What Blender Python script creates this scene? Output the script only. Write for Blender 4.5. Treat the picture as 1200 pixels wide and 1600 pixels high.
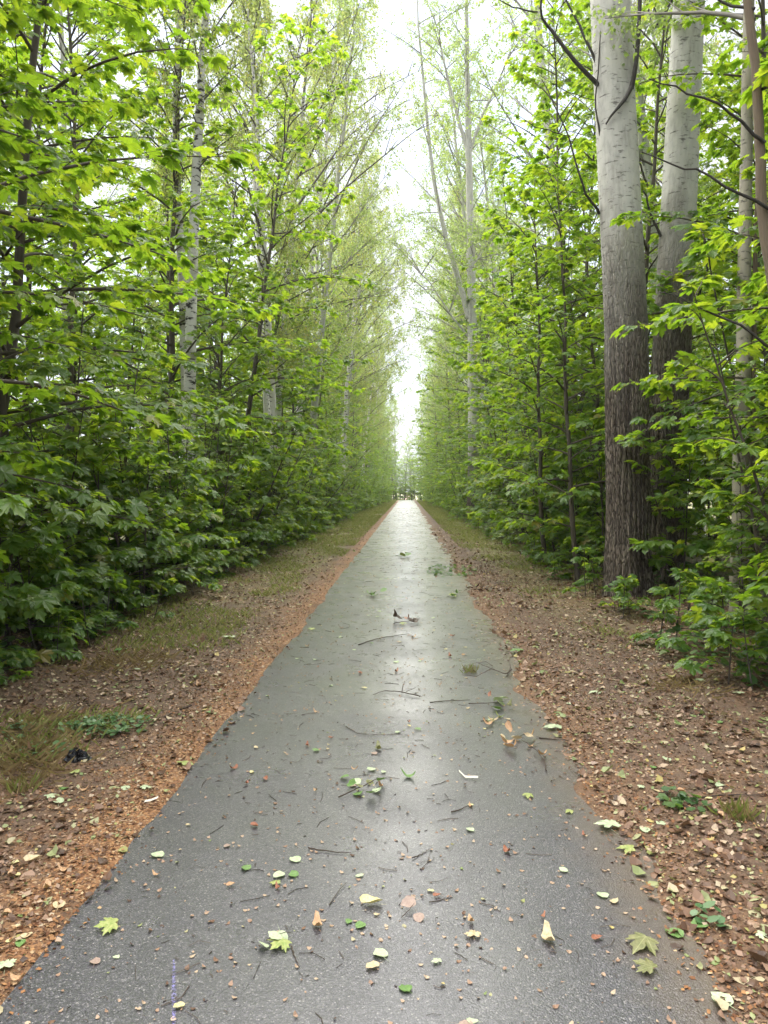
import bpy, math, random
import numpy as np
from mathutils import Matrix, Vector

for o in list(bpy.data.objects):
    bpy.data.objects.remove(o)
SC = bpy.context.scene
COL = SC.collection
R = math.radians
RND = random.Random(11)

# ------------------------------------------------------------------ camera
cam = bpy.data.cameras.new('camera')
cam.sensor_fit = 'VERTICAL'; cam.sensor_height = 24.0; cam.lens = 18.03
cam.clip_start = 0.05; cam.clip_end = 3000
camo = bpy.data.objects.new('camera', cam); COL.objects.link(camo)
camo.location = (0, 0, 1.6)
camo.rotation_euler = (R(90 - 1.62), 0, R(1.715))
SC.camera = camo

# ------------------------------------------------------------------ world: bright broken overcast
SUN_EL, SUN_AZ = 64.0, -30.0          # azimuth measured clockwise from +Y (down the path)
world = bpy.data.worlds.new('World'); SC.world = world; world.use_nodes = True
wn, wl = world.node_tree.nodes, world.node_tree.links
wn.clear()
w_out = wn.new('ShaderNodeOutputWorld'); w_bg = wn.new('ShaderNodeBackground')
w_sky = wn.new('ShaderNodeTexSky'); w_sky.sky_type = 'NISHITA'; w_sky.sun_disc = False
w_sky.sun_elevation = R(SUN_EL); w_sky.sun_rotation = R(SUN_AZ); w_sky.dust_density = 2.0
w_tc = wn.new('ShaderNodeTexCoord')
w_map = wn.new('ShaderNodeMapping'); w_map.inputs['Scale'].default_value = (1.0, 1.0, 2.0)
w_no = wn.new('ShaderNodeTexNoise'); w_no.inputs['Scale'].default_value = 3.2
w_no.inputs['Detail'].default_value = 6; w_no.inputs['Roughness'].default_value = 0.6
w_rmp = wn.new('ShaderNodeMapRange')
w_rmp.inputs['From Min'].default_value = 0.30; w_rmp.inputs['From Max'].default_value = 0.52
w_rmp.inputs['To Min'].default_value = 0.45; w_rmp.inputs['To Max'].default_value = 1.0
w_mix = wn.new('ShaderNodeMixRGB'); w_mix.inputs['Color2'].default_value = (2.1, 2.2, 2.42, 1)   # white cloud, in the sky texture's units
wl.new(w_tc.outputs['Generated'], w_map.inputs['Vector']); wl.new(w_map.outputs[0], w_no.inputs['Vector'])
wl.new(w_no.outputs['Fac'], w_rmp.inputs['Value']); wl.new(w_rmp.outputs[0], w_mix.inputs['Fac'])
wl.new(w_sky.outputs[0], w_mix.inputs['Color1']); wl.new(w_mix.outputs[0], w_bg.inputs['Color'])
w_bg.inputs['Strength'].default_value = 0.05
wl.new(w_bg.outputs[0], w_out.inputs['Surface'])

sun = bpy.data.lights.new('sun', 'SUN'); sun.energy = 1.5; sun.angle = R(110); sun.color = (1.0, 0.96, 0.88)
suno = bpy.data.objects.new('sun', sun); COL.objects.link(suno)
sd = Vector((math.sin(R(SUN_AZ)) * math.cos(R(SUN_EL)), math.cos(R(SUN_AZ)) * math.cos(R(SUN_EL)), math.sin(R(SUN_EL))))
suno.rotation_euler = sd.to_track_quat('Z', 'Y').to_euler(); suno.location = sd * 50

SC.view_settings.view_transform = 'Standard'; SC.view_settings.look = 'None'
SC.view_settings.gamma = 1.0; SC.view_settings.use_curve_mapping = False
SC.view_settings.exposure = 3.45
cy = SC.cycles
cy.max_bounces = 7; cy.diffuse_bounces = 5; cy.glossy_bounces = 2; cy.transmission_bounces = 4; cy.transparent_max_bounces = 4
cy.caustics_reflective = False; cy.caustics_refractive = False
cy.sample_clamp_indirect = 6.0
cy.use_light_tree = False
cy.use_denoising = True
try:
    cy.denoiser = 'OPENIMAGEDENOISE'; cy.denoising_input_passes = 'RGB_ALBEDO_NORMAL'; cy.denoising_prefilter = 'ACCURATE'
except Exception:
    pass

# ------------------------------------------------------------------ node helpers and materials
class NT:
    def __init__(s, name):
        s.m = bpy.data.materials.new(name); s.m.use_nodes = True
        s.t = s.m.node_tree; s.t.nodes.clear()
        s.out = s.t.nodes.new('ShaderNodeOutputMaterial')
    def put(s, inp, v):
        if v is None: return
        if isinstance(v, bpy.types.NodeSocket): s.t.links.new(v, inp)
        elif isinstance(v, (tuple, list)) and len(v) == 3 and len(inp.default_value) == 4: inp.default_value = (*v, 1)
        else: inp.default_value = v
    def n(s, kind, out=0, props=None, **kw):
        nd = s.t.nodes.new(kind)
        for k, v in (props or {}).items(): setattr(nd, k, v)
        for k, v in kw.items():
            key = int(k[1:]) if k[0] == 'i' and k[1:].isdigit() else k.replace('_', ' ')
            s.put(nd.inputs[key], v)
        return nd.outputs[out]
    def math(s, op, a, b=None, c=None):
        nd = s.t.nodes.new('ShaderNodeMath'); nd.operation = op
        for i, v in enumerate((a, b, c)):
            if v is not None: s.put(nd.inputs[i], v)
        return nd.outputs[0]
    def mix(s, f, a, b, mode='MIX'):
        nd = s.t.nodes.new('ShaderNodeMixRGB'); nd.blend_type = mode
        s.put(nd.inputs[0], f); s.put(nd.inputs[1], a); s.put(nd.inputs[2], b)
        return nd.outputs[0]
    def rng(s, v, a, b, c=0.0, d=1.0):
        return s.n('ShaderNodeMapRange', Value=v, From_Min=a, From_Max=b, To_Min=c, To_Max=d)
    def ramp(s, f, stops, const=False):
        nd = s.t.nodes.new('ShaderNodeValToRGB'); cr = nd.color_ramp
        if const: cr.interpolation = 'CONSTANT'
        while len(cr.elements) < len(stops): cr.elements.new(0.5)
        for e, (p, c) in zip(cr.elements, stops): e.position = p; e.color = (*c, 1)
        s.put(nd.inputs[0], f); return nd.outputs[0]
    def noise(s, vec, scale, detail=4, rough=0.55, dist=0.0):
        return s.n('ShaderNodeTexNoise', Vector=vec, Scale=scale, Detail=detail, Roughness=rough, Distortion=dist)
    def obj(s): return s.n('ShaderNodeTexCoord', out=3)
    def uv(s): return s.n('ShaderNodeTexCoord', out=2)
    def scaled(s, vec, sc): return s.n('ShaderNodeMapping', Vector=vec, Scale=sc)
    def tone(s):
        a = s.n('ShaderNodeAttribute', out=2, props={'attribute_name': 'tone'})
        r = s.n('ShaderNodeObjectInfo', out=5)
        return s.math('FRACT', s.math('ADD', a, r))
    def bump(s, h, strength, dist):
        return s.n('ShaderNodeBump', Strength=strength, Distance=dist, Height=h)
    def principled(s, color, rough, normal=None, spec=0.5, coat=None):
        nd = s.t.nodes.new('ShaderNodeBsdfPrincipled')
        s.put(nd.inputs['Base Color'], color); s.put(nd.inputs['Roughness'], rough)
        s.put(nd.inputs['Specular IOR Level'], spec)
        if normal is not None: s.put(nd.inputs['Normal'], normal)
        if coat is not None: s.put(nd.inputs['Coat Weight'], coat); nd.inputs['Coat Roughness'].default_value = 0.22
        return nd.outputs[0]
    def done(s, sh):
        s.t.links.new(sh, s.out.inputs['Surface']); return s.m

def leaf_mat(name, stops, trans_stops, tfac, rough=0.42, spec=0.45, veins=False):
    k = NT(name); t = k.tone()
    c = k.ramp(t, stops); tc = k.ramp(t, trans_stops)
    if veins:
        uv = k.uv(); sx = k.n('ShaderNodeSeparateXYZ', Vector=uv)
        sy = sx.node.outputs[1]
        ang = k.math('ABSOLUTE', k.math('ARCTAN2', sx, sy))
        rad = k.math('SQRT', k.math('ADD', k.math('MULTIPLY', sx, sx), k.math('MULTIPLY', sy, sy)))
        d = k.math('MINIMUM', ang, k.math('ABSOLUTE', k.math('SUBTRACT', ang, 0.86)))
        d = k.math('MINIMUM', d, k.math('ABSOLUTE', k.math('SUBTRACT', ang, 1.75)))
        v = k.rng(k.math('MULTIPLY', d, rad), 0.004, 0.02, 0.55, 0.0)
        c = k.mix(v, c, (0.22, 0.30, 0.10)); tc = k.mix(v, tc, (0.12, 0.18, 0.03))
    p = k.principled(c, rough, spec=spec)
    tr = k.n('ShaderNodeBsdfTranslucent', Color=tc)
    return k.done(k.n('ShaderNodeMixShader', Fac=tfac, i1=p, i2=tr))

MAPLE_C = [(0.0, (0.050, 0.110, 0.024)), (0.5, (0.070, 0.145, 0.027)), (0.85, (0.105, 0.185, 0.030)), (0.965, (0.150, 0.215, 0.035)), (0.99, (0.20, 0.15, 0.045))]
MAPLE_T = [(0.0, (0.24, 0.42, 0.02)), (0.6, (0.36, 0.54, 0.025)), (1.0, (0.50, 0.62, 0.03))]
M_MAPLE = leaf_mat('maple_leaf_green', MAPLE_C, MAPLE_T, 0.5, 0.36, 0.5)
M_MAPLE_NEAR = leaf_mat('maple_leaf_green_veined', MAPLE_C, MAPLE_T, 0.5, 0.36, 0.5, veins=True)
M_BIRCH_LEAF = leaf_mat('birch_leaf_green', [(0, (0.09, 0.13, 0.035)), (0.8, (0.15, 0.19, 0.055)), (0.97, (0.28, 0.24, 0.06))],
                        [(0, (0.36, 0.46, 0.10)), (0.9, (0.50, 0.58, 0.16)), (1.0, (0.60, 0.52, 0.12))], 0.5, 0.5, 0.3)
M_ASPEN_LEAF = leaf_mat('aspen_leaf_green', [(0, (0.08, 0.13, 0.04)), (1, (0.16, 0.21, 0.08))],
                        [(0, (0.34, 0.48, 0.10)), (1, (0.48, 0.60, 0.18))], 0.48, 0.45, 0.35)
M_UNDER = leaf_mat('undergrowth_leaf', [(0, (0.030, 0.080, 0.028)), (1, (0.075, 0.13, 0.04))],
                   [(0, (0.10, 0.22, 0.03)), (1, (0.22, 0.36, 0.05))], 0.35, 0.42, 0.4)
M_ROUND = leaf_mat('elm_leaf_green', [(0, (0.06, 0.11, 0.04)), (0.9, (0.11, 0.165, 0.055)), (1, (0.22, 0.19, 0.06))], [(0, (0.25, 0.38, 0.06)), (1, (0.40, 0.50, 0.10))], 0.42, 0.45, 0.4)
M_IVY = leaf_mat('ground_ivy_leaf', [(0, (0.06, 0.13, 0.05)), (1, (0.13, 0.21, 0.10))],
                 [(0, (0.12, 0.24, 0.06)), (1, (0.22, 0.36, 0.10))], 0.3, 0.35, 0.5)
M_GRASS = leaf_mat('grass_blade', [(0, (0.12, 0.15, 0.035)), (0.6, (0.17, 0.20, 0.045)), (1, (0.30, 0.25, 0.11))],
                   [(0, (0.20, 0.28, 0.04)), (1, (0.36, 0.34, 0.12))], 0.4, 0.5, 0.3)
M_DRYGRASS = leaf_mat('dry_grass_blade', [(0, (0.13, 0.09, 0.045)), (1, (0.26, 0.19, 0.09))],
                      [(0, (0.25, 0.18, 0.06)), (1, (0.36, 0.30, 0.12))], 0.3, 0.6, 0.2)
M_LITTER = leaf_mat('litter_leaf', [(0, (0.050, 0.028, 0.018)), (0.30, (0.10, 0.052, 0.03)), (0.54, (0.17, 0.095, 0.058)), (0.70, (0.27, 0.17, 0.115)), (0.82, (0.40, 0.31, 0.22)),
                                    (0.90, (0.24, 0.26, 0.12)), (0.96, (0.12, 0.17, 0.05)), (1.0, (0.42, 0.32, 0.12))],
                    [(0, (0.1, 0.05, 0.02)), (0.6, (0.3, 0.2, 0.1)), (1, (0.3, 0.3, 0.1))], 0.15, 0.5, 0.4)
M_CRUMB = leaf_mat('brown_crumb', [(0, (0.08, 0.034, 0.017)), (0.45, (0.20, 0.092, 0.042)), (0.8, (0.30, 0.16, 0.07)), (1, (0.44, 0.33, 0.20))],
                   [(0, (0.1, 0.05, 0.02)), (1, (0.2, 0.12, 0.05))], 0.05, 0.7, 0.2)

def flat_leaf(name, c1, c2, tc, rough=0.42, veins=False):
    """A fallen leaf of one colour with blotches of a second."""
    k = NT(name); o = k.obj(); r = k.n('ShaderNodeObjectInfo', out=5)
    off = k.n('ShaderNodeVectorMath', props={'operation': 'ADD'}, i0=o, i1=k.n('ShaderNodeCombineXYZ', X=k.math('MULTIPLY', r, 37.0), Y=r))
    f = k.rng(k.noise(off, 5.0, 5, 0.65), 0.42, 0.66)
    c = k.mix(f, c1, c2)
    if veins:
        uv = k.uv(); sx = k.n('ShaderNodeSeparateXYZ', Vector=uv); sy = sx.node.outputs[1]
        ang = k.math('ABSOLUTE', k.math('ARCTAN2', sx, sy))
        rad = k.math('SQRT', k.math('ADD', k.math('MULTIPLY', sx, sx), k.math('MULTIPLY', sy, sy)))
        d = k.math('MINIMUM', ang, k.math('ABSOLUTE', k.math('SUBTRACT', ang, 0.86)))
        d = k.math('MINIMUM', d, k.math('ABSOLUTE', k.math('SUBTRACT', ang, 1.75)))
        c = k.mix(k.rng(k.math('MULTIPLY', d, rad), 0.004, 0.018, 0.4, 0.0), c, (0.45, 0.48, 0.22))
    p = k.principled(c, rough, k.bump(k.noise(o, 30, 3), 0.3, 0.01), spec=0.5)
    return k.done(k.n('ShaderNodeMixShader', Fac=0.15, i1=p, i2=k.n('ShaderNodeBsdfTranslucent', Color=tc)))

FALLEN = {
    'pale green': flat_leaf('fallen_pale_green', (0.32, 0.40, 0.24), (0.50, 0.53, 0.36), (0.4, 0.5, 0.2)),
    'yellow-green': flat_leaf('fallen_yellow_green', (0.19, 0.25, 0.06), (0.36, 0.36, 0.13), (0.4, 0.5, 0.1), veins=True),
    'green': flat_leaf('fallen_green', (0.09, 0.18, 0.045), (0.16, 0.26, 0.08), (0.2, 0.35, 0.05)),
    'cream': flat_leaf('fallen_cream', (0.52, 0.43, 0.27), (0.36, 0.25, 0.13), (0.5, 0.4, 0.2)),
    'pale yellow': flat_leaf('fallen_pale_yellow', (0.52, 0.45, 0.18), (0.58, 0.52, 0.32), (0.5, 0.45, 0.15)),
    'red-brown': flat_leaf('fallen_red_brown', (0.20, 0.065, 0.035), (0.33, 0.14, 0.07), (0.3, 0.1, 0.03)),
    'tan': flat_leaf('fallen_tan', (0.36, 0.20, 0.10), (0.50, 0.33, 0.19), (0.4, 0.25, 0.1)),
    'grey-brown': flat_leaf('fallen_grey_brown', (0.26, 0.18, 0.15), (0.36, 0.27, 0.22), (0.3, 0.2, 0.1)),
    'olive': flat_leaf('fallen_olive', (0.11, 0.12, 0.04), (0.20, 0.19, 0.085), (0.3, 0.3, 0.1), veins=True),
    'dark brown': flat_leaf('fallen_dark_brown', (0.045, 0.028, 0.018), (0.09, 0.055, 0.03), (0.1, 0.05, 0.02)),
}

def bark_birch():
    k = NT('birch_bark'); uv = k.uv()
    a = k.noise(k.scaled(uv, (1.3, 13.0, 1)), 1.0, 5, 0.66)
    b = k.noise(k.scaled(uv, (0.6, 1.1, 1)), 1.3, 3, 0.5)
    dash = k.rng(k.math('ADD', a, k.math('MULTIPLY', b, 0.45)), 0.775, 0.83)
    fine = k.noise(k.scaled(uv, (2.0, 40.0, 1)), 1.0, 3, 0.6)
    base = k.mix(k.noise(k.scaled(uv, (1, 2, 1)), 1.0, 4), (0.44, 0.42, 0.40), (0.74, 0.72, 0.69))
    base = k.mix(k.rng(fine, 0.56, 0.70, 0, 0.5), base, (0.25, 0.22, 0.2))
    c = k.mix(dash, base, (0.035, 0.030, 0.027))
    return k.done(k.principled(c, 0.7, k.bump(k.math('SUBTRACT', fine, dash), 0.5, 0.01), spec=0.25))
M_BIRCH = bark_birch()

def bark_poplar(name, furrow_top, tint=(1, 1, 1)):
    """Pale smooth bark with dark lenticel dashes above, brown-grey furrowed bark below furrow_top metres."""
    k = NT(name); uv = k.uv(); sx = k.n('ShaderNodeSeparateXYZ', Vector=uv); v = sx.node.outputs[1]
    patch = k.noise(k.scaled(uv, (0.5, 0.25, 1)), 1.6, 4, 0.6)
    low = k.rng(k.math('ADD', v, k.math('MULTIPLY', k.math('SUBTRACT', patch, 0.5), 5.0)), furrow_top - 1.6, furrow_top + 1.2, 1.0, 0.0)
    dash = k.rng(k.noise(k.scaled(uv, (2.6, 24.0, 1)), 1.0, 4, 0.65), 0.58, 0.66)
    dash2 = k.rng(k.noise(k.scaled(uv, (0.9, 5.0, 1)), 1.0, 3, 0.6), 0.66, 0.72)
    pale = k.mix(k.noise(uv, 5, 5, 0.6), (0.34 * tint[0], 0.34 * tint[1], 0.31 * tint[2]), (0.56 * tint[0], 0.55 * tint[1], 0.50 * tint[2]))
    pale = k.mix(k.rng(k.noise(k.scaled(uv, (1.2, 0.7, 1)), 2.0, 5, 0.65), 0.5, 0.68, 0, 0.6), pale, (0.17, 0.165, 0.145))
    pale = k.mix(k.math('MULTIPLY', dash, 0.75), pale, (0.08, 0.075, 0.065)); pale = k.mix(k.math('MULTIPLY', dash2, 0.7), pale, (0.06, 0.055, 0.05))
    ridge = k.rng(k.noise(k.scaled(uv, (16.0, 2.6, 1)), 1.0, 6, 0.65, 0.5), 0.34, 0.66)
    rough = k.mix(ridge, (0.085, 0.068, 0.054), (0.30, 0.25, 0.20))
    wv = k.n('ShaderNodeVectorMath', props={'operation': 'ADD'}, i0=k.scaled(uv, (26.0, 7.0, 1)), i1=k.n('ShaderNodeTexNoise', out=1, Vector=k.scaled(uv, (5, 5, 1)), Scale=1.6, Detail=4.0))
    crack = k.rng(k.n('ShaderNodeTexVoronoi', props={'feature': 'DISTANCE_TO_EDGE'}, Vector=wv, Scale=1.0), 0.03, 0.20, 1.0, 0.0)
    plate = k.n('ShaderNodeSeparateColor', Color=k.n('ShaderNodeTexVoronoi', out=1, Vector=wv, Scale=1.0))
    rough = k.mix(k.math('MULTIPLY', plate, 0.45), rough, (0.30, 0.255, 0.205))
    rough = k.mix(k.math('MULTIPLY', crack, 0.7), rough, (0.035, 0.027, 0.021))
    stain = k.rng(k.noise(k.scaled(uv, (0.7, 0.16, 1)), 1.7, 4, 0.6), 0.52, 0.64, 0, 0.75)
    rough = k.mix(stain, rough, (0.055, 0.042, 0.035))
    moss = k.rng(k.noise(k.scaled(uv, (1.1, 0.4, 1)), 2.1, 5, 0.65), 0.56, 0.7, 0, 0.4)
    rough = k.mix(moss, rough, (0.16, 0.17, 0.10))
    c = k.mix(low, pale, rough)
    h = k.mix(low, k.math('MULTIPLY', dash, -0.5), k.math('SUBTRACT', k.math('MULTIPLY', ridge, 0.8), k.math('MULTIPLY', crack, 1.6)))
    return k.done(k.principled(c, 0.75, k.bump(h, 0.9, 0.02), spec=0.25))
M_POPLAR = bark_poplar('poplar_bark', 4.6)
M_POPLAR_FAR = bark_poplar('poplar_bark_paler', 5.2)
M_ASPEN = bark_poplar('aspen_bark', 3.0, (1.0, 1.0, 0.98))
M_YOUNG = bark_poplar('young_poplar_bark', -3.0, (0.62, 0.58, 0.50))

def bark_plain(name, c1, c2, sc=(6, 1.5, 1), rough=0.75):
    k = NT(name); uv = k.uv(); f = k.noise(k.scaled(uv, sc), 3.0, 5, 0.6)
    return k.done(k.principled(k.mix(f, c1, c2), rough, k.bump(f, 0.5, 0.01), spec=0.3))
M_MAPLE_BARK = bark_plain('maple_bark', (0.040, 0.034, 0.026), (0.12, 0.10, 0.075))
M_BROWN_BARK = bark_plain('brown_bark', (0.060, 0.046, 0.033), (0.24, 0.185, 0.125), (16, 1.6, 1))
M_TWIG = bark_plain('twig_bark', (0.030, 0.022, 0.018), (0.085, 0.060, 0.045))
M_DEAD = bark_plain('dead_branch_bark', (0.020, 0.018, 0.016), (0.075, 0.068, 0.060))
M_GREYTWIG = bark_plain('grey_twig_bark', (0.14, 0.125, 0.11), (0.34, 0.32, 0.29))

def asphalt():
    k = NT('wet_asphalt'); o = k.obj()
    vo = k.n('ShaderNodeTexVoronoi', out=1, Vector=o, Scale=170.0)            # one colour per stone
    stone = k.n('ShaderNodeSeparateColor', Color=vo)
    vd = k.n('ShaderNodeTexVoronoi', out=0, Vector=o, Scale=170.0)
    fine = k.noise(o, 420, 3, 0.7)
    big = k.noise(o, 0.9, 5, 0.6)
    mid = k.noise(o, 7.0, 4, 0.6)
    c = k.ramp(stone, [(0.0, (0.020, 0.019, 0.026)), (0.45, (0.044, 0.042, 0.055)), (0.80, (0.080, 0.075, 0.093)), (0.94, (0.14, 0.132, 0.15)), (1.0, (0.25, 0.235, 0.235))])
    c = k.mix(k.rng(vd, 0.25, 0.55, 0, 0.6), c, (0.030, 0.030, 0.034))
    c = k.mix(1.0, c, k.ramp(big, [(0.3, (0.82, 0.82, 0.82)), (0.7, (1.12, 1.11, 1.10))]), 'MULTIPLY')
    # trodden-in soil along the side where earth lies over the edge
    x = k.n('ShaderNodeSeparateXYZ', Vector=o); yy = x.node.outputs[1]
    soil = k.rng(k.math('ADD', x, k.math('MULTIPLY', k.math('SUBTRACT', mid, 0.5), 0.35)), 0.68, 1.02, 0.0, 0.85)
    c = k.mix(soil, c, k.mix(fine, (0.060, 0.042, 0.032), (0.13, 0.095, 0.07)))
    wet = k.rng(k.noise(o, 1.7, 5, 0.65), 0.35, 0.7)
    rough = k.math('ADD', k.math('MULTIPLY', wet, 0.16), k.math('ADD', 0.20, k.math('MULTIPLY', fine, 0.12)))
    h = k.math('ADD', k.math('MULTIPLY', vd, -1.0), k.math('MULTIPLY', fine, 0.35))
    return k.done(k.principled(c, rough, k.bump(h, 0.6, 0.003), spec=0.6, coat=k.rng(k.noise(o, 1.1, 5, 0.6), 0.36, 0.62, 0.28, 0.75)))
M_ASPHALT = asphalt()

def soil():
    k = NT('forest_soil'); o = k.obj(); x = k.n('ShaderNodeSeparateXYZ', Vector=o); y = x.node.outputs[1]
    n1 = k.noise(o, 60, 5, 0.7); n2 = k.noise(o, 6, 5, 0.65); n3 = k.noise(o, 0.8, 4, 0.6)
    vo = k.n('ShaderNodeSeparateColor', Color=k.n('ShaderNodeTexVoronoi', out=1, Vector=k.scaled(o, (1, 1, 0.3)), Scale=95.0))
    dark = k.mix(n1, (0.055, 0.036, 0.025), (0.15, 0.095, 0.064))
    crumb = k.ramp(vo, [(0, (0.085, 0.038, 0.018)), (0.5, (0.215, 0.100, 0.043)), (0.85, (0.32, 0.165, 0.072)), (1.0, (0.42, 0.30, 0.18))])
    jit = k.math('MULTIPLY', k.math('SUBTRACT', n2, 0.5), 0.9)
    # orange seed and bark crumbs swept off the asphalt lie in a strip along each edge
    left = k.math('MULTIPLY', k.rng(k.math('ADD', x, k.math('MULTIPLY', jit, 1.0)), -1.72, -1.36), k.rng(n3, 0.30, 0.60, 0.45, 0.95))
    right = k.math('MULTIPLY', k.rng(k.math('ADD', x, jit), 1.05, 1.40, 1.0, 0.0), 0.3)
    c = k.mix(k.math('MULTIPLY', left, k.math('LESS_THAN', x, 0.0)), dark, crumb)
    c = k.mix(k.math('MULTIPLY', right, k.math('GREATER_THAN', x, 0.0)), c, crumb)
    scatter = k.rng(n3, 0.47, 0.66, 0.0, 0.5)
    c = k.mix(k.math('MULTIPLY', scatter, k.rng(n2, 0.42, 0.58)), c, crumb)
    c = k.mix(k.rng(k.noise(o, 1.3, 5, 0.6), 0.52, 0.70, 0.0, 0.65), c, k.mix(n1, (0.030, 0.021, 0.015), (0.075, 0.050, 0.036)))
    far = k.rng(y, 7.0, 24.0)
    green = k.math('MULTIPLY', k.math('MULTIPLY', k.rng(n2, 0.36, 0.52), far), k.rng(k.math('ABSOLUTE', x), 1.55, 1.95))
    c = k.mix(k.math('MULTIPLY', green, 0.9), c, k.mix(n1, (0.12, 0.13, 0.035), (0.26, 0.25, 0.085)))
    h = k.math('ADD', n1, k.math('MULTIPLY', vo, 0.6))
    return k.done(k.principled(c, 0.68, k.bump(h, 0.9, 0.012), spec=0.3))
M_SOIL = soil()

k = NT('black_plastic'); M_PLASTIC = k.done(k.principled((0.008, 0.008, 0.009), 0.22, k.bump(k.noise(k.obj(), 60, 3), 0.6, 0.01), spec=0.5))
k = NT('white_bark_strip'); M_STRIP = k.done(k.principled(k.mix(k.noise(k.obj(), 30, 3), (0.62, 0.60, 0.55), (0.42, 0.36, 0.28)), 0.6))
k = NT('violet_chalk'); M_CHALK = k.done(k.n('ShaderNodeMixShader', Fac=k.rng(k.noise(k.obj(), 110, 4, 0.7), 0.46, 0.62, 0.0, 0.55),
    i1=k.n('ShaderNodeBsdfTransparent'), i2=k.principled((0.22, 0.20, 0.50), 0.8)))

# ------------------------------------------------------------------ mesh helpers (numpy)
def norm(a):
    return a / np.maximum(np.linalg.norm(a, axis=-1, keepdims=True), 1e-9)

class MB:
    def __init__(s): s.V = []; s.F = []; s.U = []; s.T = []; s.n = 0
    def add(s, v, f, uv=None, tone=None):
        v = np.asarray(v, float).reshape(-1, 3); f = np.asarray(f, int)
        s.V.append(v); s.F.append(f + s.n)
        s.U.append(np.zeros((len(v), 2)) if uv is None else np.asarray(uv, float))
        s.T.append(np.zeros(len(v)) if tone is None else np.broadcast_to(np.asarray(tone, float), (len(v),)))
        s.n += len(v)
    def mesh(s, name, mat, smooth=False):
        V = np.concatenate(s.V); U = np.concatenate(s.U); T = np.concatenate(s.T)
        me = bpy.data.meshes.new(name)
        me.vertices.add(len(V)); me.vertices.foreach_set('co', V.ravel().astype(np.float32))
        cnt = np.concatenate([np.full(len(f), f.shape[1]) for f in s.F]); lv = np.concatenate([f.ravel() for f in s.F])
        st = np.concatenate([[0], np.cumsum(cnt)[:-1]])
        me.loops.add(len(lv)); me.loops.foreach_set('vertex_index', lv.astype(np.int32))
        me.polygons.add(len(cnt)); me.polygons.foreach_set('loop_start', st.astype(np.int32)); me.polygons.foreach_set('loop_total', cnt.astype(np.int32))
        me.polygons.foreach_set('use_smooth', np.full(len(cnt), bool(smooth)))
        uvl = me.uv_layers.new(name='UVMap'); uvl.data.foreach_set('uv', U[lv].ravel().astype(np.float32))
        at = me.attributes.new('tone', 'FLOAT', 'POINT'); at.data.foreach_set('value', T.astype(np.float32))
        me.update(calc_edges=True)
        if mat: me.materials.append(mat)
        return me
    def tube(s, P, r, seg=6, cap=True, vlen=0.0):
        P = np.asarray(P, float); n = len(P); r = np.broadcast_to(np.asarray(r, float), (n,))
        T = norm(np.gradient(P, axis=0))
        ref = np.array([0.0, 1.0, 0.0]) if abs(T[0][2]) > 0.8 else np.array([0.0, 0.0, 1.0])
        A = norm(np.cross(T, ref)); B = np.cross(T, A)
        a = np.linspace(0, 2 * np.pi, seg + 1)[:-1]
        V = P[:, None] + r[:, None, None] * (A[:, None] * np.cos(a)[None, :, None] + B[:, None] * np.sin(a)[None, :, None])
        L = vlen + np.concatenate([[0], np.cumsum(np.linalg.norm(np.diff(P, axis=0), axis=1))])
        rm = max(float(r.max()), 0.005)
        U = np.stack([np.broadcast_to((a * rm * 2)[None], (n, seg)), np.broadcast_to(L[:, None], (n, seg))], -1)
        i = np.arange(n - 1)[:, None] * seg; j = np.arange(seg)[None]; jn = (j + 1) % seg
        F = np.stack([i + j, i + jn, i + seg + jn, i + seg + j], -1).reshape(-1, 4)
        s.add(V.reshape(-1, 3), F, U.reshape(-1, 2))

def link(name, me, parent=None, mtx=None):
    o = bpy.data.objects.new(name, me); COL.objects.link(o)
    if parent is not None: o.parent = parent
    if mtx is not None: o.matrix_basis = mtx
    return o
def tag(o, label, cat, group=None):
    o['label'] = label; o['category'] = cat
    if group: o['group'] = group
    return o
def empty(name, loc, rz=0.0, sc=1.0, tilt=(0, 0)):
    o = bpy.data.objects.new(name, None); COL.objects.link(o); o.empty_display_size = 0.2
    o.location = loc; o.rotation_euler = (tilt[0], tilt[1], rz); o.scale = (sc, sc, sc)
    return o
def kind(o, k): o['kind'] = k; return o

_ph = np.random.default_rng(5).uniform(0, 6.28, (12, 2)); _fr = np.random.default_rng(6).normal(0, 1, (12, 2))
def bumps(x, y, s):
    x = np.asarray(x, float); y = np.asarray(y, float); t = 0
    for (a, b), (p, q) in zip(_fr, _ph): t = t + np.sin((a * x + b * y) * s + p) * np.cos((b * x - a * y) * s * 0.7 + q)
    return t / 12 ** 0.5 / 0.7
PATH_L, PATH_R = -1.21, 0.96
def sstep(t): t = np.clip(t, 0, 1); return t * t * (3 - 2 * t)
def crest(y): return -0.00042 * np.clip(np.asarray(y, float) - 118.0, 0.0, 55.0) ** 2
def ground_z(x, y):
    """Height of the earth; it lies just under the asphalt and rises over its ragged edges."""
    x = np.asarray(x, float); y = np.asarray(y, float)
    nl = 0.022 * bumps(y * 0 + 3.1, y, 2.6) + 0.008 * bumps(x, y, 9.0)
    nr = 0.095 * bumps(y * 0 + 7.7, y, 1.5) + 0.040 * bumps(x, y, 6.0)
    l = sstep((PATH_L + 0.02 + nl - x) / 0.10); r = sstep((x - PATH_R - nr + 0.05) / 0.22)
    e = np.maximum(l, r)
    z = -0.016 + 0.030 * e + e * (0.010 * bumps(x, y, 4.0) + 0.006 * bumps(x, y, 13.0)) * sstep((np.abs(x + 0.12) - 1.15) / 0.5)
    z = z + 0.05 * sstep((np.abs(x + 0.12) - 2.2) / 2.0) * (1 + 0.8 * bumps(x, y, 0.9))
    return z + crest(y)
def top_z(x, y): return float(max(ground_z(x, y), float(crest(y)) + 0.0))

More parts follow.
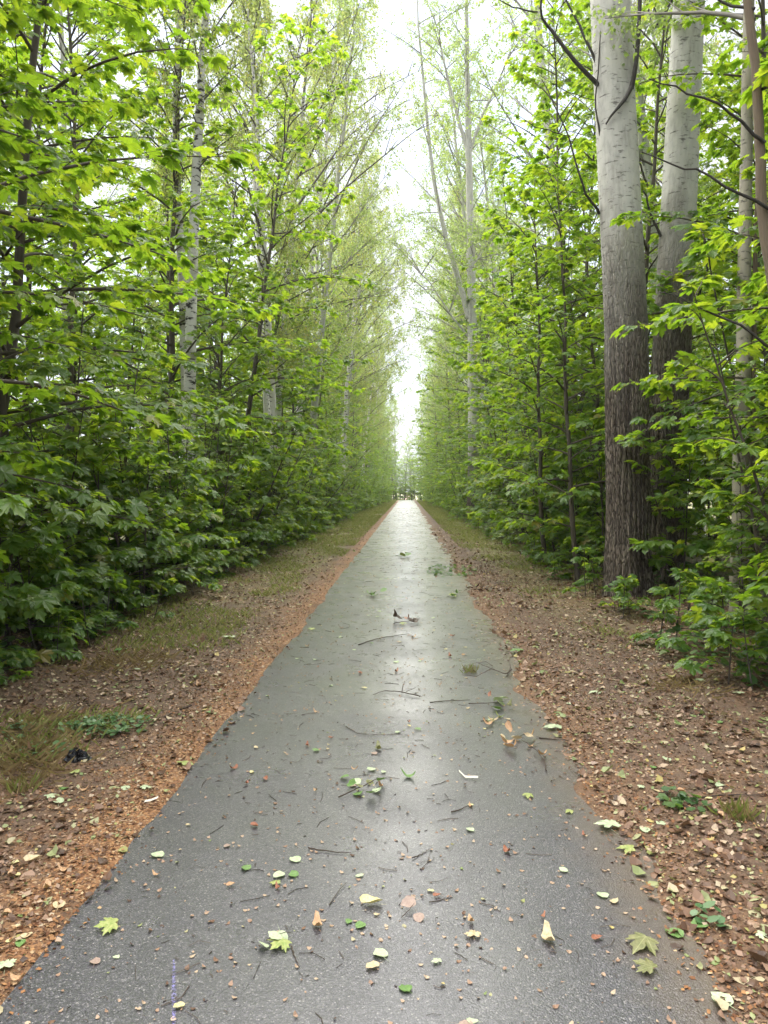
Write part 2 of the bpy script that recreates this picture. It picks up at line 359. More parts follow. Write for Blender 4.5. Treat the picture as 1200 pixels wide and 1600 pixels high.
# ------------------------------------------------------------------ the ground and the path
def axis(parts):
    out = []
    for a, b, d in parts: out += list(np.arange(a, b, d))
    return np.array(out)
def sheet(name, xs, ys, zf, mat):
    X, Y = np.meshgrid(xs, ys); Z = zf(X, Y)
    nx, ny = len(xs), len(ys); i = np.arange(ny - 1)[:, None] * nx; j = np.arange(nx - 1)[None]
    F = np.stack([i + j, i + j + 1, i + nx + j + 1, i + nx + j], -1).reshape(-1, 4)
    m = MB(); m.add(np.stack([X, Y, Z], -1).reshape(-1, 3), F)
    return kind(link(name, m.mesh(name, mat, True)), 'structure')
xs = axis([(-400, -60, 40), (-60, -12, 4), (-12, -4.4, 0.5), (-4.4, -1.5, 0.07), (-1.5, -1.0, 0.02), (-1.0, 0.7, 0.2), (0.7, 1.5, 0.025), (1.5, 4.4, 0.07), (4.4, 12, 0.5), (12, 60, 4), (60, 401, 40)])
ys = axis([(-60, -4, 8), (-4, 1, 0.5), (1, 9, 0.05), (9, 22, 0.12), (22, 60, 0.5), (60, 150, 2), (150, 320, 10), (320, 900, 60)])
sheet('ground', xs, ys, ground_z, M_SOIL)
sheet('path', axis([(-1.26, 1.40, 0.19)]), axis([(-6, 118, 2.0), (118, 215, 4.0)]), lambda x, y: crest(y), M_ASPHALT)

# ------------------------------------------------------------------ leaf shapes
_half = [(0, 0), (.08, -.08), (.30, -.16), (.52, -.08), (.46, .04), (.42, .12), (.62, .22), (.56, .34), (.68, .56), (.50, .54), (.46, .63), (.30, .50), (.23, .44), (.23, .62), (.27, .78), (.14, .83), (0, 1.04)]
def maple_template(seed, fold=1.0, petiole=0.55, curl=0.0):
    g = np.random.default_rng(seed)
    pts = _half + [(-x, y) for x, y in _half[-2:0:-1]]
    P = np.array(pts); P = P * (1 + g.normal(0, 0.05, (len(P), 1)))
    n = len(P); c = np.array([[0, 0.2]])
    V2 = np.concatenate([P, c]); d = np.linalg.norm(V2 - c, axis=1); ang = np.arctan2(V2[:, 0], V2[:, 1] - 0.2)
    z = fold * (0.05 * np.cos(5.0 * ang) * d * -1 + 0.0) - 0.20 * d ** 2 * (0.6 + 0.8 * g.random()) + curl * d ** 2 * np.cos(2 * ang + g.random() * 6)
    z[-1] = 0
    V = np.column_stack([V2, z]); F = np.stack([np.arange(n), (np.arange(n) + 1) % n, np.full(n, n)], 1)[:, ::-1]
    w = 0.012
    PV = np.array([[-w, 0.01, 0.004], [w, 0.01, 0.004], [0, -petiole, 0.10]]); PF = np.array([[n + 1, n + 3, n + 2]])
    return np.concatenate([V, PV]), np.concatenate([F, PF])
def round_template(seed, pts=10, teeth=0.06, petiole=0.7, cup=0.0, aspect=0.95):
    g = np.random.default_rng(seed); a = np.linspace(0, 2 * np.pi, pts, endpoint=False) - np.pi / 2
    rr = 0.5 * (1 + teeth * g.normal(0, 1, pts))
    P = np.stack([rr * np.cos(a) * aspect, 0.5 + rr * np.sin(a) * 1.0], 1); P[len(a) // 2] += (0, 0.12)
    d = np.linalg.norm(P - [0, .5], axis=1); z = cup * (d * 2) ** 2 * (0.5 + 0.5 * np.cos(2 * a + g.random() * 6)) * 0.5 + g.normal(0, 0.02, pts)
    V = np.concatenate([np.column_stack([P, z]), [[0, .5, -cup * 0.15]]])
    F = np.stack([np.arange(pts), (np.arange(pts) + 1) % pts, np.full(pts, pts)], 1)
    w = 0.018
    PV = np.array([[-w, 0.02, 0.004], [w, 0.02, 0.004], [0.06, -petiole, 0.03]]); PF = np.array([[pts + 1, pts + 3, pts + 2]])
    return np.concatenate([V, PV]), np.concatenate([F, PF])
DIAMOND = (np.array([[0, 0, 0], [.38, .42, .03], [0, 1, -.04], [-.38, .42, .03]], float), np.array([[0, 1, 2, 3]]))
MT = [maple_template(s) for s in (1, 2, 3)]
RT = [round_template(s, 6, petiole=0.3) for s in (4, 5)]

def frames(y, up):
    """Rotation matrices whose columns are x, y, z for leaves pointing along y with their face towards up."""
    y = norm(y); z = norm(up - y * np.sum(up * y, 1, keepdims=True)); x = np.cross(y, z)
    return np.stack([x, y, z], -1)
def bake_leaves(mb, tmpl, pos, Rm, size, tone):
    V, F = tmpl; n = len(pos)
    W = np.einsum('nij,vj->nvi', Rm, V) * size[:, None, None] + pos[:, None]
    FF = (F[None] + (np.arange(n) * len(V))[:, None, None]).reshape(-1, F.shape[1])
    mb.add(W.reshape(-1, 3), FF, np.tile(V[:, :2], (n, 1)), np.repeat(tone, len(V)))

# ------------------------------------------------------------------ maples
def gen_maple(seed, H, base, nb, reach, leaf=0.105, stems=1, top_bare=0.0, spread=1.0, node=0.15):
    g = np.random.default_rng(seed); tr = MB(); BR = [MB()]; LB = []; LP, LY, LN, LS = [], [], [], []
    def leafs(p, d, n, big=1.0):
        for _ in range(n):
            a = g.normal(0, 0.75); c, s = math.cos(a), math.sin(a)
            dd = np.array([d[0] * c - d[1] * s, d[0] * s + d[1] * c, d[2] * 0.3 + g.normal(0, 0.18)]); dd /= np.linalg.norm(dd)
            sz = leaf * big * g.uniform(0.45, 1.35); pet = sz * 0.5
            y = dd + np.array([0, 0, -g.uniform(0.1, 0.65)])
            LB.append(len(BR) - 1); LP.append(p + dd * pet + (0, 0, -0.1 * sz)); LY.append(y); LS.append(sz)
            LN.append(np.array([0, 0, 1.0]) + 0.35 * dd * (1, 1, 0) + g.normal(0, 0.33, 3))
    for st in range(stems):
        Hs = H * (1 if st == 0 else g.uniform(0.6, 0.95)); n = 11
        lean = g.normal(0, 0.045 * spread, 2) * (1 if stems == 1 else 3.0); wob = np.cumsum(g.normal(0, 0.012 * Hs / n * 3, (n, 2)), 0)
        z = np.linspace(-0.05, Hs, n); P = np.column_stack([wob + z[:, None] * lean, z])
        if stems > 1: P[:, :2] += g.normal(0, 0.07, 2)
        r0 = 0.0062 * Hs + 0.004; tr.tube(P, np.linspace(r0, 0.004, n) ** 1.0, 7)
        at = lambda zz: np.array([np.interp(zz, z, P[:, i]) for i in range(3)])
        k = max(3, nb // stems); az = g.uniform(0, 6.28)
        for i in range(k):
            t = (i + g.uniform(0.1, 0.9)) / k; zz = base + t * (Hs - base) * 0.985
            az += math.pi + (1.2 if i % 2 else 0.0) + g.normal(0, 0.3)
            L = reach * (0.28 + 0.72 * (1 - t) ** 0.75) * g.uniform(0.6, 1.15)
            el = R(18 + 40 * t + g.normal(0, 8)); m = 7
            d = np.array([math.cos(az) * math.cos(el), math.sin(az) * math.cos(el), math.sin(el)])
            Q = [at(zz)]; dirs = [d]; br = MB(); BR.append(br)
            for q in range(m - 1):
                d = d + np.array([g.normal(0, 0.07), g.normal(0, 0.07), -0.085 + g.normal(0, 0.03)]); d /= np.linalg.norm(d)
                Q.append(Q[-1] + d * L / (m - 1)); dirs.append(d)
            Q = np.array(Q); rb = min(0.006 + 0.0075 * L, r0 * 0.6); br.tube(Q, np.linspace(rb, 0.0022, m), 5)
            sL = np.linspace(0, L, m); s0 = 0.22 * L; nn = max(2, int((L - s0) / node))
            for q in range(nn):
                ss = s0 + (L - s0) * (q + g.uniform(0.2, 0.8)) / nn
                p = np.array([np.interp(ss, sL, Q[:, i]) for i in range(3)]); dd = dirs[min(m - 1, int(ss / L * (m - 1)))]
                for sd_ in (-1, 1):
                    if g.random() < 0.12: continue
                    a = sd_ * g.uniform(0.6, 1.1); c, s = math.cos(a), math.sin(a)
                    td = np.array([dd[0] * c - dd[1] * s, dd[0] * s + dd[1] * c, dd[2] * 0.5 + g.normal(0.06, 0.15)]); td /= np.linalg.norm(td)
                    l2 = g.uniform(0.10, 0.42) * (1 - 0.55 * ss / L) * min(1.0, L)
                    e = p + td * l2 + (0, 0, -0.03 * l2); br.tube(np.array([p, (p + e) / 2 + (0, 0, 0.01), e]), [0.0026, 0.002, 0.0014], 3)
                    leafs(e, td, 3)
                    if l2 > 0.16: leafs(p + td * l2 * 0.5, td, 2, 0.85)
            leafs(Q[-1], dirs[-1], 4)
        leafs(P[-1], np.array([0.3, 0.3, 0.6]), 5)
    br = MB()
    for b in BR:
        for v, f, u in zip(b.V, b.F, b.U): br.V.append(v); br.F.append(f + br.n); br.U.append(u); br.T.append(np.zeros(len(v)))
        br.n += b.n
    LP, LS = np.array(LP), np.array(LS); Rm = frames(np.array(LY), np.array(LN)); tone = g.random(len(LP))
    return dict(trunk=tr, branches=br, BR=BR, LB=np.array(LB), P=LP, R=Rm, S=LS, tone=tone, H=H)
def foliage_mesh(pr, keep, name, mat, tm=None):
    mb = MB(); tm = tm or MT; idx = np.nonzero(keep)[0]
    for q in range(3):
        s = idx[idx % 3 == q]
        if len(s): bake_leaves(mb, tm[q], pr['P'][s], pr['R'][s], pr['S'][s], pr['tone'][s])
    return mb.mesh(name, mat)
def finish_maple(pr, own=0):
    pr['trunk_me'] = pr['trunk'].mesh('maple_trunk', M_MAPLE_BARK, True); pr['branch_me'] = pr['branches'].mesh('maple_branches', M_MAPLE_BARK, True)
    full = np.ones(len(pr['P']), bool); pr['crown_me'] = foliage_mesh(pr, full, 'maple_crown', M_MAPLE)
    if own:                       # the outermost leaves of one flank are objects of their own on the maples near the walker
        pr['own'] = np.argsort(-(pr['P'][:, 0] + 0.15 * np.random.default_rng(1).normal(0, 1, len(full))) + 4.0 * (pr['P'][:, 2] > 6.2))[:own]
        pr['one_branch'] = [b.mesh('branch', M_MAPLE_BARK, True) if b.n else None for b in pr['BR']]
        rest = full.copy(); rest[pr['own']] = False; pr['rest_me'] = foliage_mesh(pr, rest, 'maple_crown', M_MAPLE)
    return pr
TREES = [finish_maple(gen_maple(100 + i, H, b, nb, rc), 300) for i, (H, b, nb, rc) in enumerate([(9.5, 1.3, 50, 2.3), (8.2, 1.0, 46, 2.1), (10.5, 1.6, 54, 2.5), (7.0, 0.8, 42, 1.9)])]
SAPL = [finish_maple(gen_maple(200 + i, H, b, nb, rc, leaf=0.125, stems=s, spread=1.6, node=0.14), 220) for i, (H, b, nb, rc, s) in enumerate([(2.6, .25, 26, .85, 3), (3.4, .4, 26, 1.0, 2), (2.0, .2, 24, .75, 3), (3.0, .3, 24, .95, 2)])]
def finish_round(pr):
    pr['trunk_me'] = pr['trunk'].mesh('shoot', M_MAPLE_BARK, True); pr['branch_me'] = pr['branches'].mesh('shoot_branches', M_MAPLE_BARK, True)
    pr['crown_me'] = foliage_mesh(pr, np.ones(len(pr['P']), bool), 'shoot_crown', M_ROUND, [round_template(q, 9, .05, .4, .15, .85) for q in (21, 22, 23)]); return pr
ROUND = [finish_round(gen_maple(250 + i, H, .3, 30, rc, leaf=0.062, stems=s, spread=1.8, node=0.09)) for i, (H, rc, s) in enumerate([(3.2, .8, 2), (4.2, 1.0, 2)])]
SEED = [finish_maple(gen_maple(300 + i, H, .06, 8, .3, leaf=0.085, stems=2, node=0.12)) for i, H in enumerate((0.55, 0.75, 0.4))]
LEAF_ME = []
for q in range(3):
    mb = MB(); mb.add(MT[q][0], MT[q][1], MT[q][0][:, :2]); LEAF_ME.append(mb.mesh('leaf', M_MAPLE_NEAR))

def place_maple(name, pr, x, y, rz, sc, label, cat, group, tilt=(0, 0), own=0):
    """One maple; with own its leafiest flank is turned to the path and that many of its leaves are objects of their own."""
    if own: rz = math.atan2(-y * .55, -x) + (rz - math.pi) * .15
    o = empty(name, (x, y, float(ground_z(x, y))), rz, sc, tilt); tag(o, label, cat, group)
    trunk = link('trunk', pr['trunk_me'], o); link('crown', pr['rest_me' if own else 'crown_me'], o)['kind'] = 'stuff'
    if not own: link('branches', pr['branch_me'], o)['kind'] = 'stuff'; return o
    bo = [link('branch', m, o) if m else trunk for m in pr['one_branch']]
    for i in pr['own']:
        m = np.eye(4); m[:3, :3] = pr['R'][i] * pr['S'][i]; m[:3, 3] = pr['P'][i]
        link('leaf', LEAF_ME[i % 3], bo[pr['LB'][i]], Matrix(m))
    return o

# ------------------------------------------------------------------ tall birches, aspens and poplars
def grow_crown(g, br, LP, LY, LN, LS, start, d, L, r, droop, nsub, ntwig, nleaf, leaf, hang):
    """One limb with side shoots and leafy twigs."""
    m = 7; Q = [start]; D = [d]
    for q in range(m - 1):
        d = d + np.array([g.normal(0, .06), g.normal(0, .06), droop + g.normal(0, .03)]); d = d / np.linalg.norm(d); Q.append(Q[-1] + d * L / (m - 1)); D.append(d)
    Q = np.array(Q); br.tube(Q, np.linspace(r, 0.006, m), 5)
    for q in range(nsub):
        s = (0.22 + 0.78 * (q + g.random()) / nsub) * (m - 1); i = min(m - 2, int(s)); p = Q[i] + (Q[i + 1] - Q[i]) * (s - i)
        a = g.normal(0, 1.0); c, sn = math.cos(a), math.sin(a); b = D[i]
        sd_ = np.array([b[0] * c - b[1] * sn, b[0] * sn + b[1] * c, b[2] * 0.8 + g.normal(0.05, .25)]); sd_ /= np.linalg.norm(sd_)
        l2 = L * g.uniform(0.16, 0.40) * (1.15 - 0.6 * s / m); e = p + sd_ * l2
        br.tube(np.array([p, (p + e) / 2 + (0, 0, 0.04 * l2), e]), [0.35 * r + .003, .006, .003], 3)
        for w in range(ntwig):
            f = g.uniform(0.25, 1.0); b0 = p + (e - p) * f; tl = g.uniform(0.3, 0.9)
            td = sd_ * (1 - hang) + g.normal(0, 0.5, 3) * (1 - 0.5 * hang) + np.array([0, 0, -1.4 * hang]); td /= np.linalg.norm(td)
            k = max(3, int(nleaf * tl / 0.6)); ts = np.sort(g.uniform(0.05, 1, k))[:, None]
            pts = b0 + td * ts * tl + np.array([0, 0, -0.25]) * ts ** 2 * tl * hang + g.normal(0, 0.045, (k, 3))
            LP.append(pts); LY.append(np.tile(td * 0.5 + (0, 0, -0.3), (k, 1)) + g.normal(0, 0.6, (k, 3))); LN.append(g.normal(0, 0.8, (k, 3)) + (0, 0, 0.7)); LS.append(leaf * g.uniform(0.7, 1.3, k))
            br.tube(np.array([b0, b0 + td * tl]), [.003, .0015], 3)
def gen_tall(seed, H, first, nb, reach, r0, leaf, hang, spine=None, el0=62, limbs=(), bias=0.0, lean=0.0, nsub=7, ntwig=4, nleaf=14, elspread=10, seg=12, rtop=0.012):
    g = np.random.default_rng(seed); tr, br = MB(), MB(); A = [[], [], [], []]
    n = 22; z = np.linspace(-0.15, H, n)
    if spine is None:
        wob = np.cumsum(g.normal(0, 0.035 * H / 20, (n, 2)), 0); wob -= wob[0]; P = np.column_stack([wob + g.normal(0, 0.012, 2) * z[:, None], z]); P[:, 0] += lean * np.maximum(z, 0) ** 1.5 / H ** .5
    else:
        S = np.array(spine, float); P = np.column_stack([np.interp(z, S[:, 2], S[:, 0]), np.interp(z, S[:, 2], S[:, 1]), z])
        P[1:, :2] += np.cumsum(g.normal(0, 0.008, (n - 1, 2)), 0)
    t = np.clip(z / H, 0, 1); rad = r0 * (1 - t) ** 0.8 + rtop + r0 * 0.35 * np.exp(-np.maximum(z, 0) / 0.35)
    tr.tube(P, rad, seg)
    at = lambda zz: np.array([np.interp(zz, z, P[:, i]) for i in range(3)])
    for pts, ra in limbs:                                          # hand-set forks
        Q = np.array(pts, float); q = np.linspace(0, 1, 14); qs = np.linspace(0, 1, len(Q))
        Q = np.column_stack([np.interp(q, qs, Q[:, i]) for i in range(3)]); Q[1:] += np.cumsum(g.normal(0, 0.02, (13, 3)), 0)
        tr.tube(Q, np.linspace(ra, 0.02, 14), 9, vlen=6.0)
        for w in range(9):
            i = g.integers(4, 13); a = g.uniform(0, 6.28); el = R(g.normal(45, 15)); d = np.array([math.cos(a) * math.cos(el), math.sin(a) * math.cos(el), math.sin(el)])
            grow_crown(g, br, *A, Q[i], d, reach * g.uniform(.35, .7), 0.03, -0.04 - 0.05 * hang, nsub - 1, ntwig, nleaf, leaf, hang)
    az = g.uniform(0, 6.28)
    for i in range(nb):
        tt = (i + g.random()) / nb; zz = first + tt * (H - first) * 0.98; az += 2.4 + g.normal(0, .4); el = R(el0 - 18 + 26 * tt + g.normal(0, elspread))
        L = reach * (0.25 + 0.75 * (1 - tt) ** 0.7) * min(1.0, 0.45 + 1.6 * tt) * g.uniform(0.65, 1.2) * (1 + bias * math.cos(az))
        d = np.array([math.cos(az) * math.cos(el), math.sin(az) * math.cos(el), math.sin(el)])
        grow_crown(g, br, *A, at(zz), d, L, 0.007 + 0.0065 * L, -0.025 - 0.05 * hang, nsub, ntwig, nleaf, leaf, hang)
    LP, LY, LN, LS = (np.concatenate(a) for a in A)
    return dict(trunk=tr, branches=br, P=LP, R=frames(LY, LN), S=LS, tone=g.random(len(LP)))
def finish_tall(pr, bark, leafm, twigm, rounded):
    pr['trunk_me'] = pr['trunk'].mesh('tall_trunk', bark, True); pr['branch_me'] = pr['branches'].mesh('tall_branches', twigm, True)
    mb = MB(); bake_leaves(mb, RT[0] if rounded and len(pr['P']) < 9000 else DIAMOND, pr['P'], pr['R'], pr['S'], pr['tone']); pr['crown_me'] = mb.mesh('tall_crown', leafm)
    return pr
def place_tall(name, pr, x, y, rz, sc, label, cat, group=None):
    o = empty(name, (x, y, float(ground_z(x, y))), rz, sc); tag(o, label, cat, group)
    link('trunk', pr['trunk_me'], o); link('branches', pr['branch_me'], o)['kind'] = 'stuff'; link('crown', pr['crown_me'], o)['kind'] = 'stuff'
    return o
BIRCH = [finish_tall(gen_tall(400 + i, H, H * .28, 36, 5.2, 0.14, 0.080, 0.7, ntwig=4, nleaf=17, el0=57, bias=.45, lean=.09), M_BIRCH, M_BIRCH_LEAF, M_MAPLE_BARK, False) for i, H in enumerate((20, 23, 18))]
ASPEN = [finish_tall(gen_tall(450 + i, H, H * .28, 34, 5.4, 0.19, 0.084, 0.2, el0=56, ntwig=4, nleaf=16, bias=.45, lean=.09), M_ASPEN, M_ASPEN_LEAF, M_GREYTWIG, False) for i, H in enumerate((22, 26, 19))]

# --- the trees one can point at
def fluted(name, spine, r_at, mat, furrow_top, H, seg=180, dz=0.035, seed=1, amp=0.060, flare=0.16):
    """A thick trunk whose lower bark is cut into real vertical furrows."""
    g = np.random.default_rng(seed); z = np.concatenate([np.arange(-0.2, min(H, 10.5), dz), np.arange(10.5, H, 0.5)]) if H > 10.5 else np.arange(-0.2, H, dz)
    S = np.array(spine, float); cx, cy_ = np.interp(z, S[:, 2], S[:, 0]), np.interp(z, S[:, 2], S[:, 1]); rr = np.interp(z, [q[0] for q in r_at], [q[1] for q in r_at])
    a = np.linspace(0, 2 * np.pi, seg, endpoint=False); A, Z = np.meshgrid(a, z)
    warp = 0
    for i in range(9):
        kx = int(g.integers(1, 7)); kz = g.uniform(0.6, 5.0); warp = warp + np.sin(kx * A + kz * Z + g.uniform(0, 6.28)) * 0.35 / (1 + 0.25 * kx)
    nr = 27; ph = nr * A / 2 + 1.3 * warp
    brk = 0.5 + 0.5 * np.sin(9.0 * Z + 3.0 * np.sin(5 * A + 1.7 * Z) + 6 * warp)
    ridge = np.abs(np.sin(ph)) ** 0.5 * (0.72 + 0.28 * brk) + 0.25 * np.abs(np.sin(2.3 * ph + 4 * Z))
    w = np.clip((furrow_top + 0.9 * np.sin(2 * A + 1.0) - Z) / 2.2, 0.04, 1.0)
    lobes = 1 + 0.035 * np.sin(3 * A + 0.25 * Z + g.uniform(0, 6)) + 0.03 * np.sin(2 * A + g.uniform(0, 6))
    root = flare * np.exp(-np.maximum(Z, 0) / 0.42) * (0.75 + 0.5 * np.maximum(0, np.sin(5 * A + g.uniform(0, 6))))
    rad = rr[:, None] * lobes * (1 + root) + amp * w * (ridge - 1.0)
    V = np.stack([cx[:, None] + rad * np.cos(A), cy_[:, None] + rad * np.sin(A), Z], -1)
    n = len(z); i = np.arange(n - 1)[:, None] * seg; j = np.arange(seg)[None]; jn = (j + 1) % seg
    F = np.stack([i + j, i + jn, i + seg + jn, i + seg + j], -1).reshape(-1, 4)
    uv = np.stack([np.abs(((A / np.pi) % 2) - 1) * np.pi * rr.max() * 2, Z], -1)
    m = MB(); m.add(V.reshape(-1, 3), F, uv.reshape(-1, 2)); return m.mesh(name, mat, True)
def limb(parent, name, pts, r0, r1, mat, seg=8, n=16, seed=0, wob=0.02):
    g = np.random.default_rng(seed + 77); P = np.array(pts, float); q = np.linspace(0, 1, n); qs = np.linspace(0, 1, len(P))
    Q = np.column_stack([np.interp(q, qs, P[:, i]) for i in range(3)]); Q[1:-1] = (Q[:-2] + 2 * Q[1:-1] + Q[2:]) / 4; Q[1:] += np.cumsum(g.normal(0, wob, (n - 1, 3)), 0) * 0.5
    m = MB(); m.tube(Q, np.linspace(r0, r1, n), seg); return link(name, m.mesh(name, mat, True), parent)

# twin grey poplars on the right
t = empty('poplar_tree', (3.27, 11.5, float(ground_z(3.27, 11.5)))); tag(t, 'thick furrowed poplar trunk, the closest to the path, pale and smooth higher up', 'tree', 'poplars beside the path')
link('trunk', fluted('poplar_trunk', [(0, 0, -1), (0, 0, 1), (-.06, 0, 4), (-.34, .1, 9.5), (-.5, .2, 24)], [(-1, .36), (1, .325), (4, .315), (9, .285), (24, .05)], M_POPLAR, 4.7, 24, seed=3), t)
def tz(py, d): return 1.6 + (766 - py) / 1202 * d
limb(t, 'side_branch', [(-.06, -.20, tz(170, 11.5)), (-.03, -.27, tz(150, 11.5)), (.00, -.29, tz(120, 11.5)), (.02, -.30, tz(70, 11.5)), (.01, -.34, tz(20, 11.5)), (-.05, -.55, 10.4), (-.15, -.9, 12.4)], .036, .022, M_DEAD, seed=1, wob=.003)
limb(t, 'bark_seam', [(-.42, -.20, tz(222, 11.5)), (-.36, -.255, tz(212, 11.5)), (-.27, -.285, tz(202, 11.5)), (-.16, -.275, tz(188, 11.5)), (-.06, -.225, tz(168, 11.5))], .010, .034, M_DEAD, seed=2, wob=.0015)
for i, (pts, ra) in enumerate([([(-.45, -.05, 7.4), (-.9, -.2, 7.75), (-1.25, -.2, 8.15), (-1.42, -.3, 8.35), (-1.3, -.3, 9.0), (-1.7, -.3, 9.8)], .035), ([(-.45, 0, 5.6), (-.75, -.2, 5.9), (-.95, -.3, 6.6), (-1.35, -.3, 7.4)], .022),
                               ([(-.42, .0, 7.6), (-.75, 0, 8.3), (-1.1, 0, 9.0), (-1.3, 0, 10.0)], .025), ([(-.40, 0, 6.2), (-.55, -.1, 7.2), (-.5, -.1, 8.6)], .018), ([(.28, -.1, 8.2), (.6, -.3, 8.7), (.8, -.3, 9.6)], .02)]):
    b = limb(t, 'dead_branch', pts, ra, .006, M_DEAD, 6, seed=i + 4)
    e = pts[len(pts) // 2]; limb(b, 'dead_twig', [e, (e[0] - .5, e[1] - .1, e[2] + .1), (e[0] - .9, e[1] - .1, e[2] + .35)], ra * .35, .003, M_DEAD, 5, seed=i + 14)
def crown_only(seed, z0, z1, nb, reach, leaf, mat, twig, parent, axis_xy=(0, 0)):
    g = np.random.default_rng(seed); br = MB(); A = [[], [], [], []]; az = 0
    for i in range(nb):
        tt = (i + .5) / nb; az += 2.4; el = R(35 + 35 * tt); d = np.array([math.cos(az) * math.cos(el), math.sin(az) * math.cos(el), math.sin(el)])
        grow_crown(g, br, *A, np.array([axis_xy[0], axis_xy[1], z0 + (z1 - z0) * tt]), d, reach * (1.1 - .7 * tt) * g.uniform(.7, 1.2), .035, -.05, 7, 4, 14, leaf, .2)
    LP, LY, LN, LS = (np.concatenate(a) for a in A)
    mb = MB(); bake_leaves(mb, DIAMOND, LP, frames(LY, LN), LS, g.random(len(LP)))
    link('branches', br.mesh('crown_branches', twig, True), parent)['kind'] = 'stuff'; link('crown', mb.mesh('poplar_crown', mat), parent)['kind'] = 'stuff'
crown_only(31, 10.5, 22, 26, 4.5, 0.075, M_ASPEN_LEAF, M_GREYTWIG, t, (-.25, .1))
t = empty('poplar_tree', (4.27, 12.7, float(ground_z(4.27, 12.7)))); tag(t, 'second poplar trunk, pressed close behind the thick furrowed one and darker at its foot', 'tree', 'poplars beside the path')
link('trunk', fluted('poplar_trunk', [(-.15, 0, -1), (-.1, 0, 1), (.02, 0, 4), (.28, .1, 9.5), (.4, .2, 22)], [(-1, .36), (1, .325), (4, .30), (9, .25), (22, .05)], M_POPLAR_FAR, 4.6, 22, seed=8, seg=120), t)
for i, (pts, ra) in enumerate([([(.2, -.1, 4.2), (.45, -.3, 4.9), (.5, -.4, 5.6)], .03), ([(-.2, -.1, 5.6), (-.5, -.3, 6.1), (-.7, -.4, 6.6)], .025)]): limb(t, 'dead_branch', pts, ra, .008, M_DEAD, 6, seed=i + 24)
crown_only(32, 10, 20, 22, 4.0, 0.075, M_ASPEN_LEAF, M_GREYTWIG, t, (.3, .1))

# young smooth-barked poplar with a thinner stem against it
t = empty('young_poplar', (4.02, 9.4, float(ground_z(4.02, 9.4)))); tag(t, 'slim smooth grey-brown trunk with a thinner stem leaning on it, closer than the thick poplars', 'tree')
limb(t, 'trunk', [(0, 0, -.1), (.0, 0, 1.5), (.05, .1, 4), (.2, .3, 9), (.3, .3, 14)], .125, .03, M_YOUNG, 14, 30, 3, .012)
limb(t, 'side_stem', [(.13, -.05, -.1), (.15, -.03, 1.2), (.12, 0, 2.6), (.30, .3, 6)], .062, .02, M_BROWN_BARK, 10, 24, 4, .012)
crown_only(33, 7, 13.5, 14, 2.2, 0.07, M_ASPEN_LEAF, M_GREYTWIG, t, (.2, .25))
# brown slender trunk at the right edge
t = empty('slender_tree', (3.05, 6.0, float(ground_z(3.05, 6.0)))); tag(t, 'slender brown leaning trunk with fissured bark beside big maple leaves', 'tree')
limb(t, 'trunk', [(0, 0, -.1), (-.1, 0, 1.4), (-.20, 0, 2.7), (-.30, .05, 3.7), (-.36, .05, 4.6), (-.46, .05, 5.5), (-.6, .1, 8)], .055, .025, M_BROWN_BARK, 12, 40, 5, .010)
for i, (z, a) in enumerate([(2.6, 2.6), (3.3, .6), (3.7, 2.9), (4.2, 3.6), (4.6, .4), (5.2, 2.2)]):
    x0 = float(np.interp(z, [1.4, 2.7, 3.7, 4.6, 5.5], [-.1, -.2, -.3, -.36, -.46])); limb(t, 'branch', [(x0, 0, z), (x0 + .5 * math.cos(a), .5 * math.sin(a) * .5, z + .3), (x0 + 1.0 * math.cos(a), .8 * math.sin(a) * .5, z + .45)], .014, .004, M_DEAD, 5, 10, i + 50, .03)
crown_only(34, 6.0, 8.0, 5, 1.4, 0.06, M_ASPEN_LEAF, M_GREYTWIG, t, (-.5, .05))

# forked aspen farther along on the right
D = 38.0
def apx(px, py, d=D, ox=3.2): return ((px - 636) * d / 1202 - ox, 0.0, tz(py, d))
pr = finish_tall(gen_tall(601, 29, 11.5, 18, 4.2, 0.27, 0.075, 0.15, spine=[(0.05, 0, -1), (0.05, 0, 4), apx(735, 480), apx(730, 250), apx(726, 60), apx(724, -60)], el0=55, rtop=.03, seg=16,
    limbs=[([apx(732, 500), apx(712, 440), apx(690, 370), apx(672, 270), apx(660, 160), apx(652, 60), apx(648, -30)], .16), ([apx(729, 245), apx(712, 190), apx(694, 110), apx(678, 40)], .11),
           ([apx(731, 250), apx(752, 190), apx(775, 140), apx(800, 70)], .09), ([apx(732, 530), apx(705, 500), apx(672, 450), apx(650, 430)], .06), ([apx(731, 430), apx(745, 410), apx(765, 380)], .05)]), M_ASPEN, M_ASPEN_LEAF, M_GREYTWIG, False)
place_tall('aspen_tree', pr, 3.2, D, 0, 1, 'tall pale aspen forking into several bare upright limbs above the maples', 'tree')

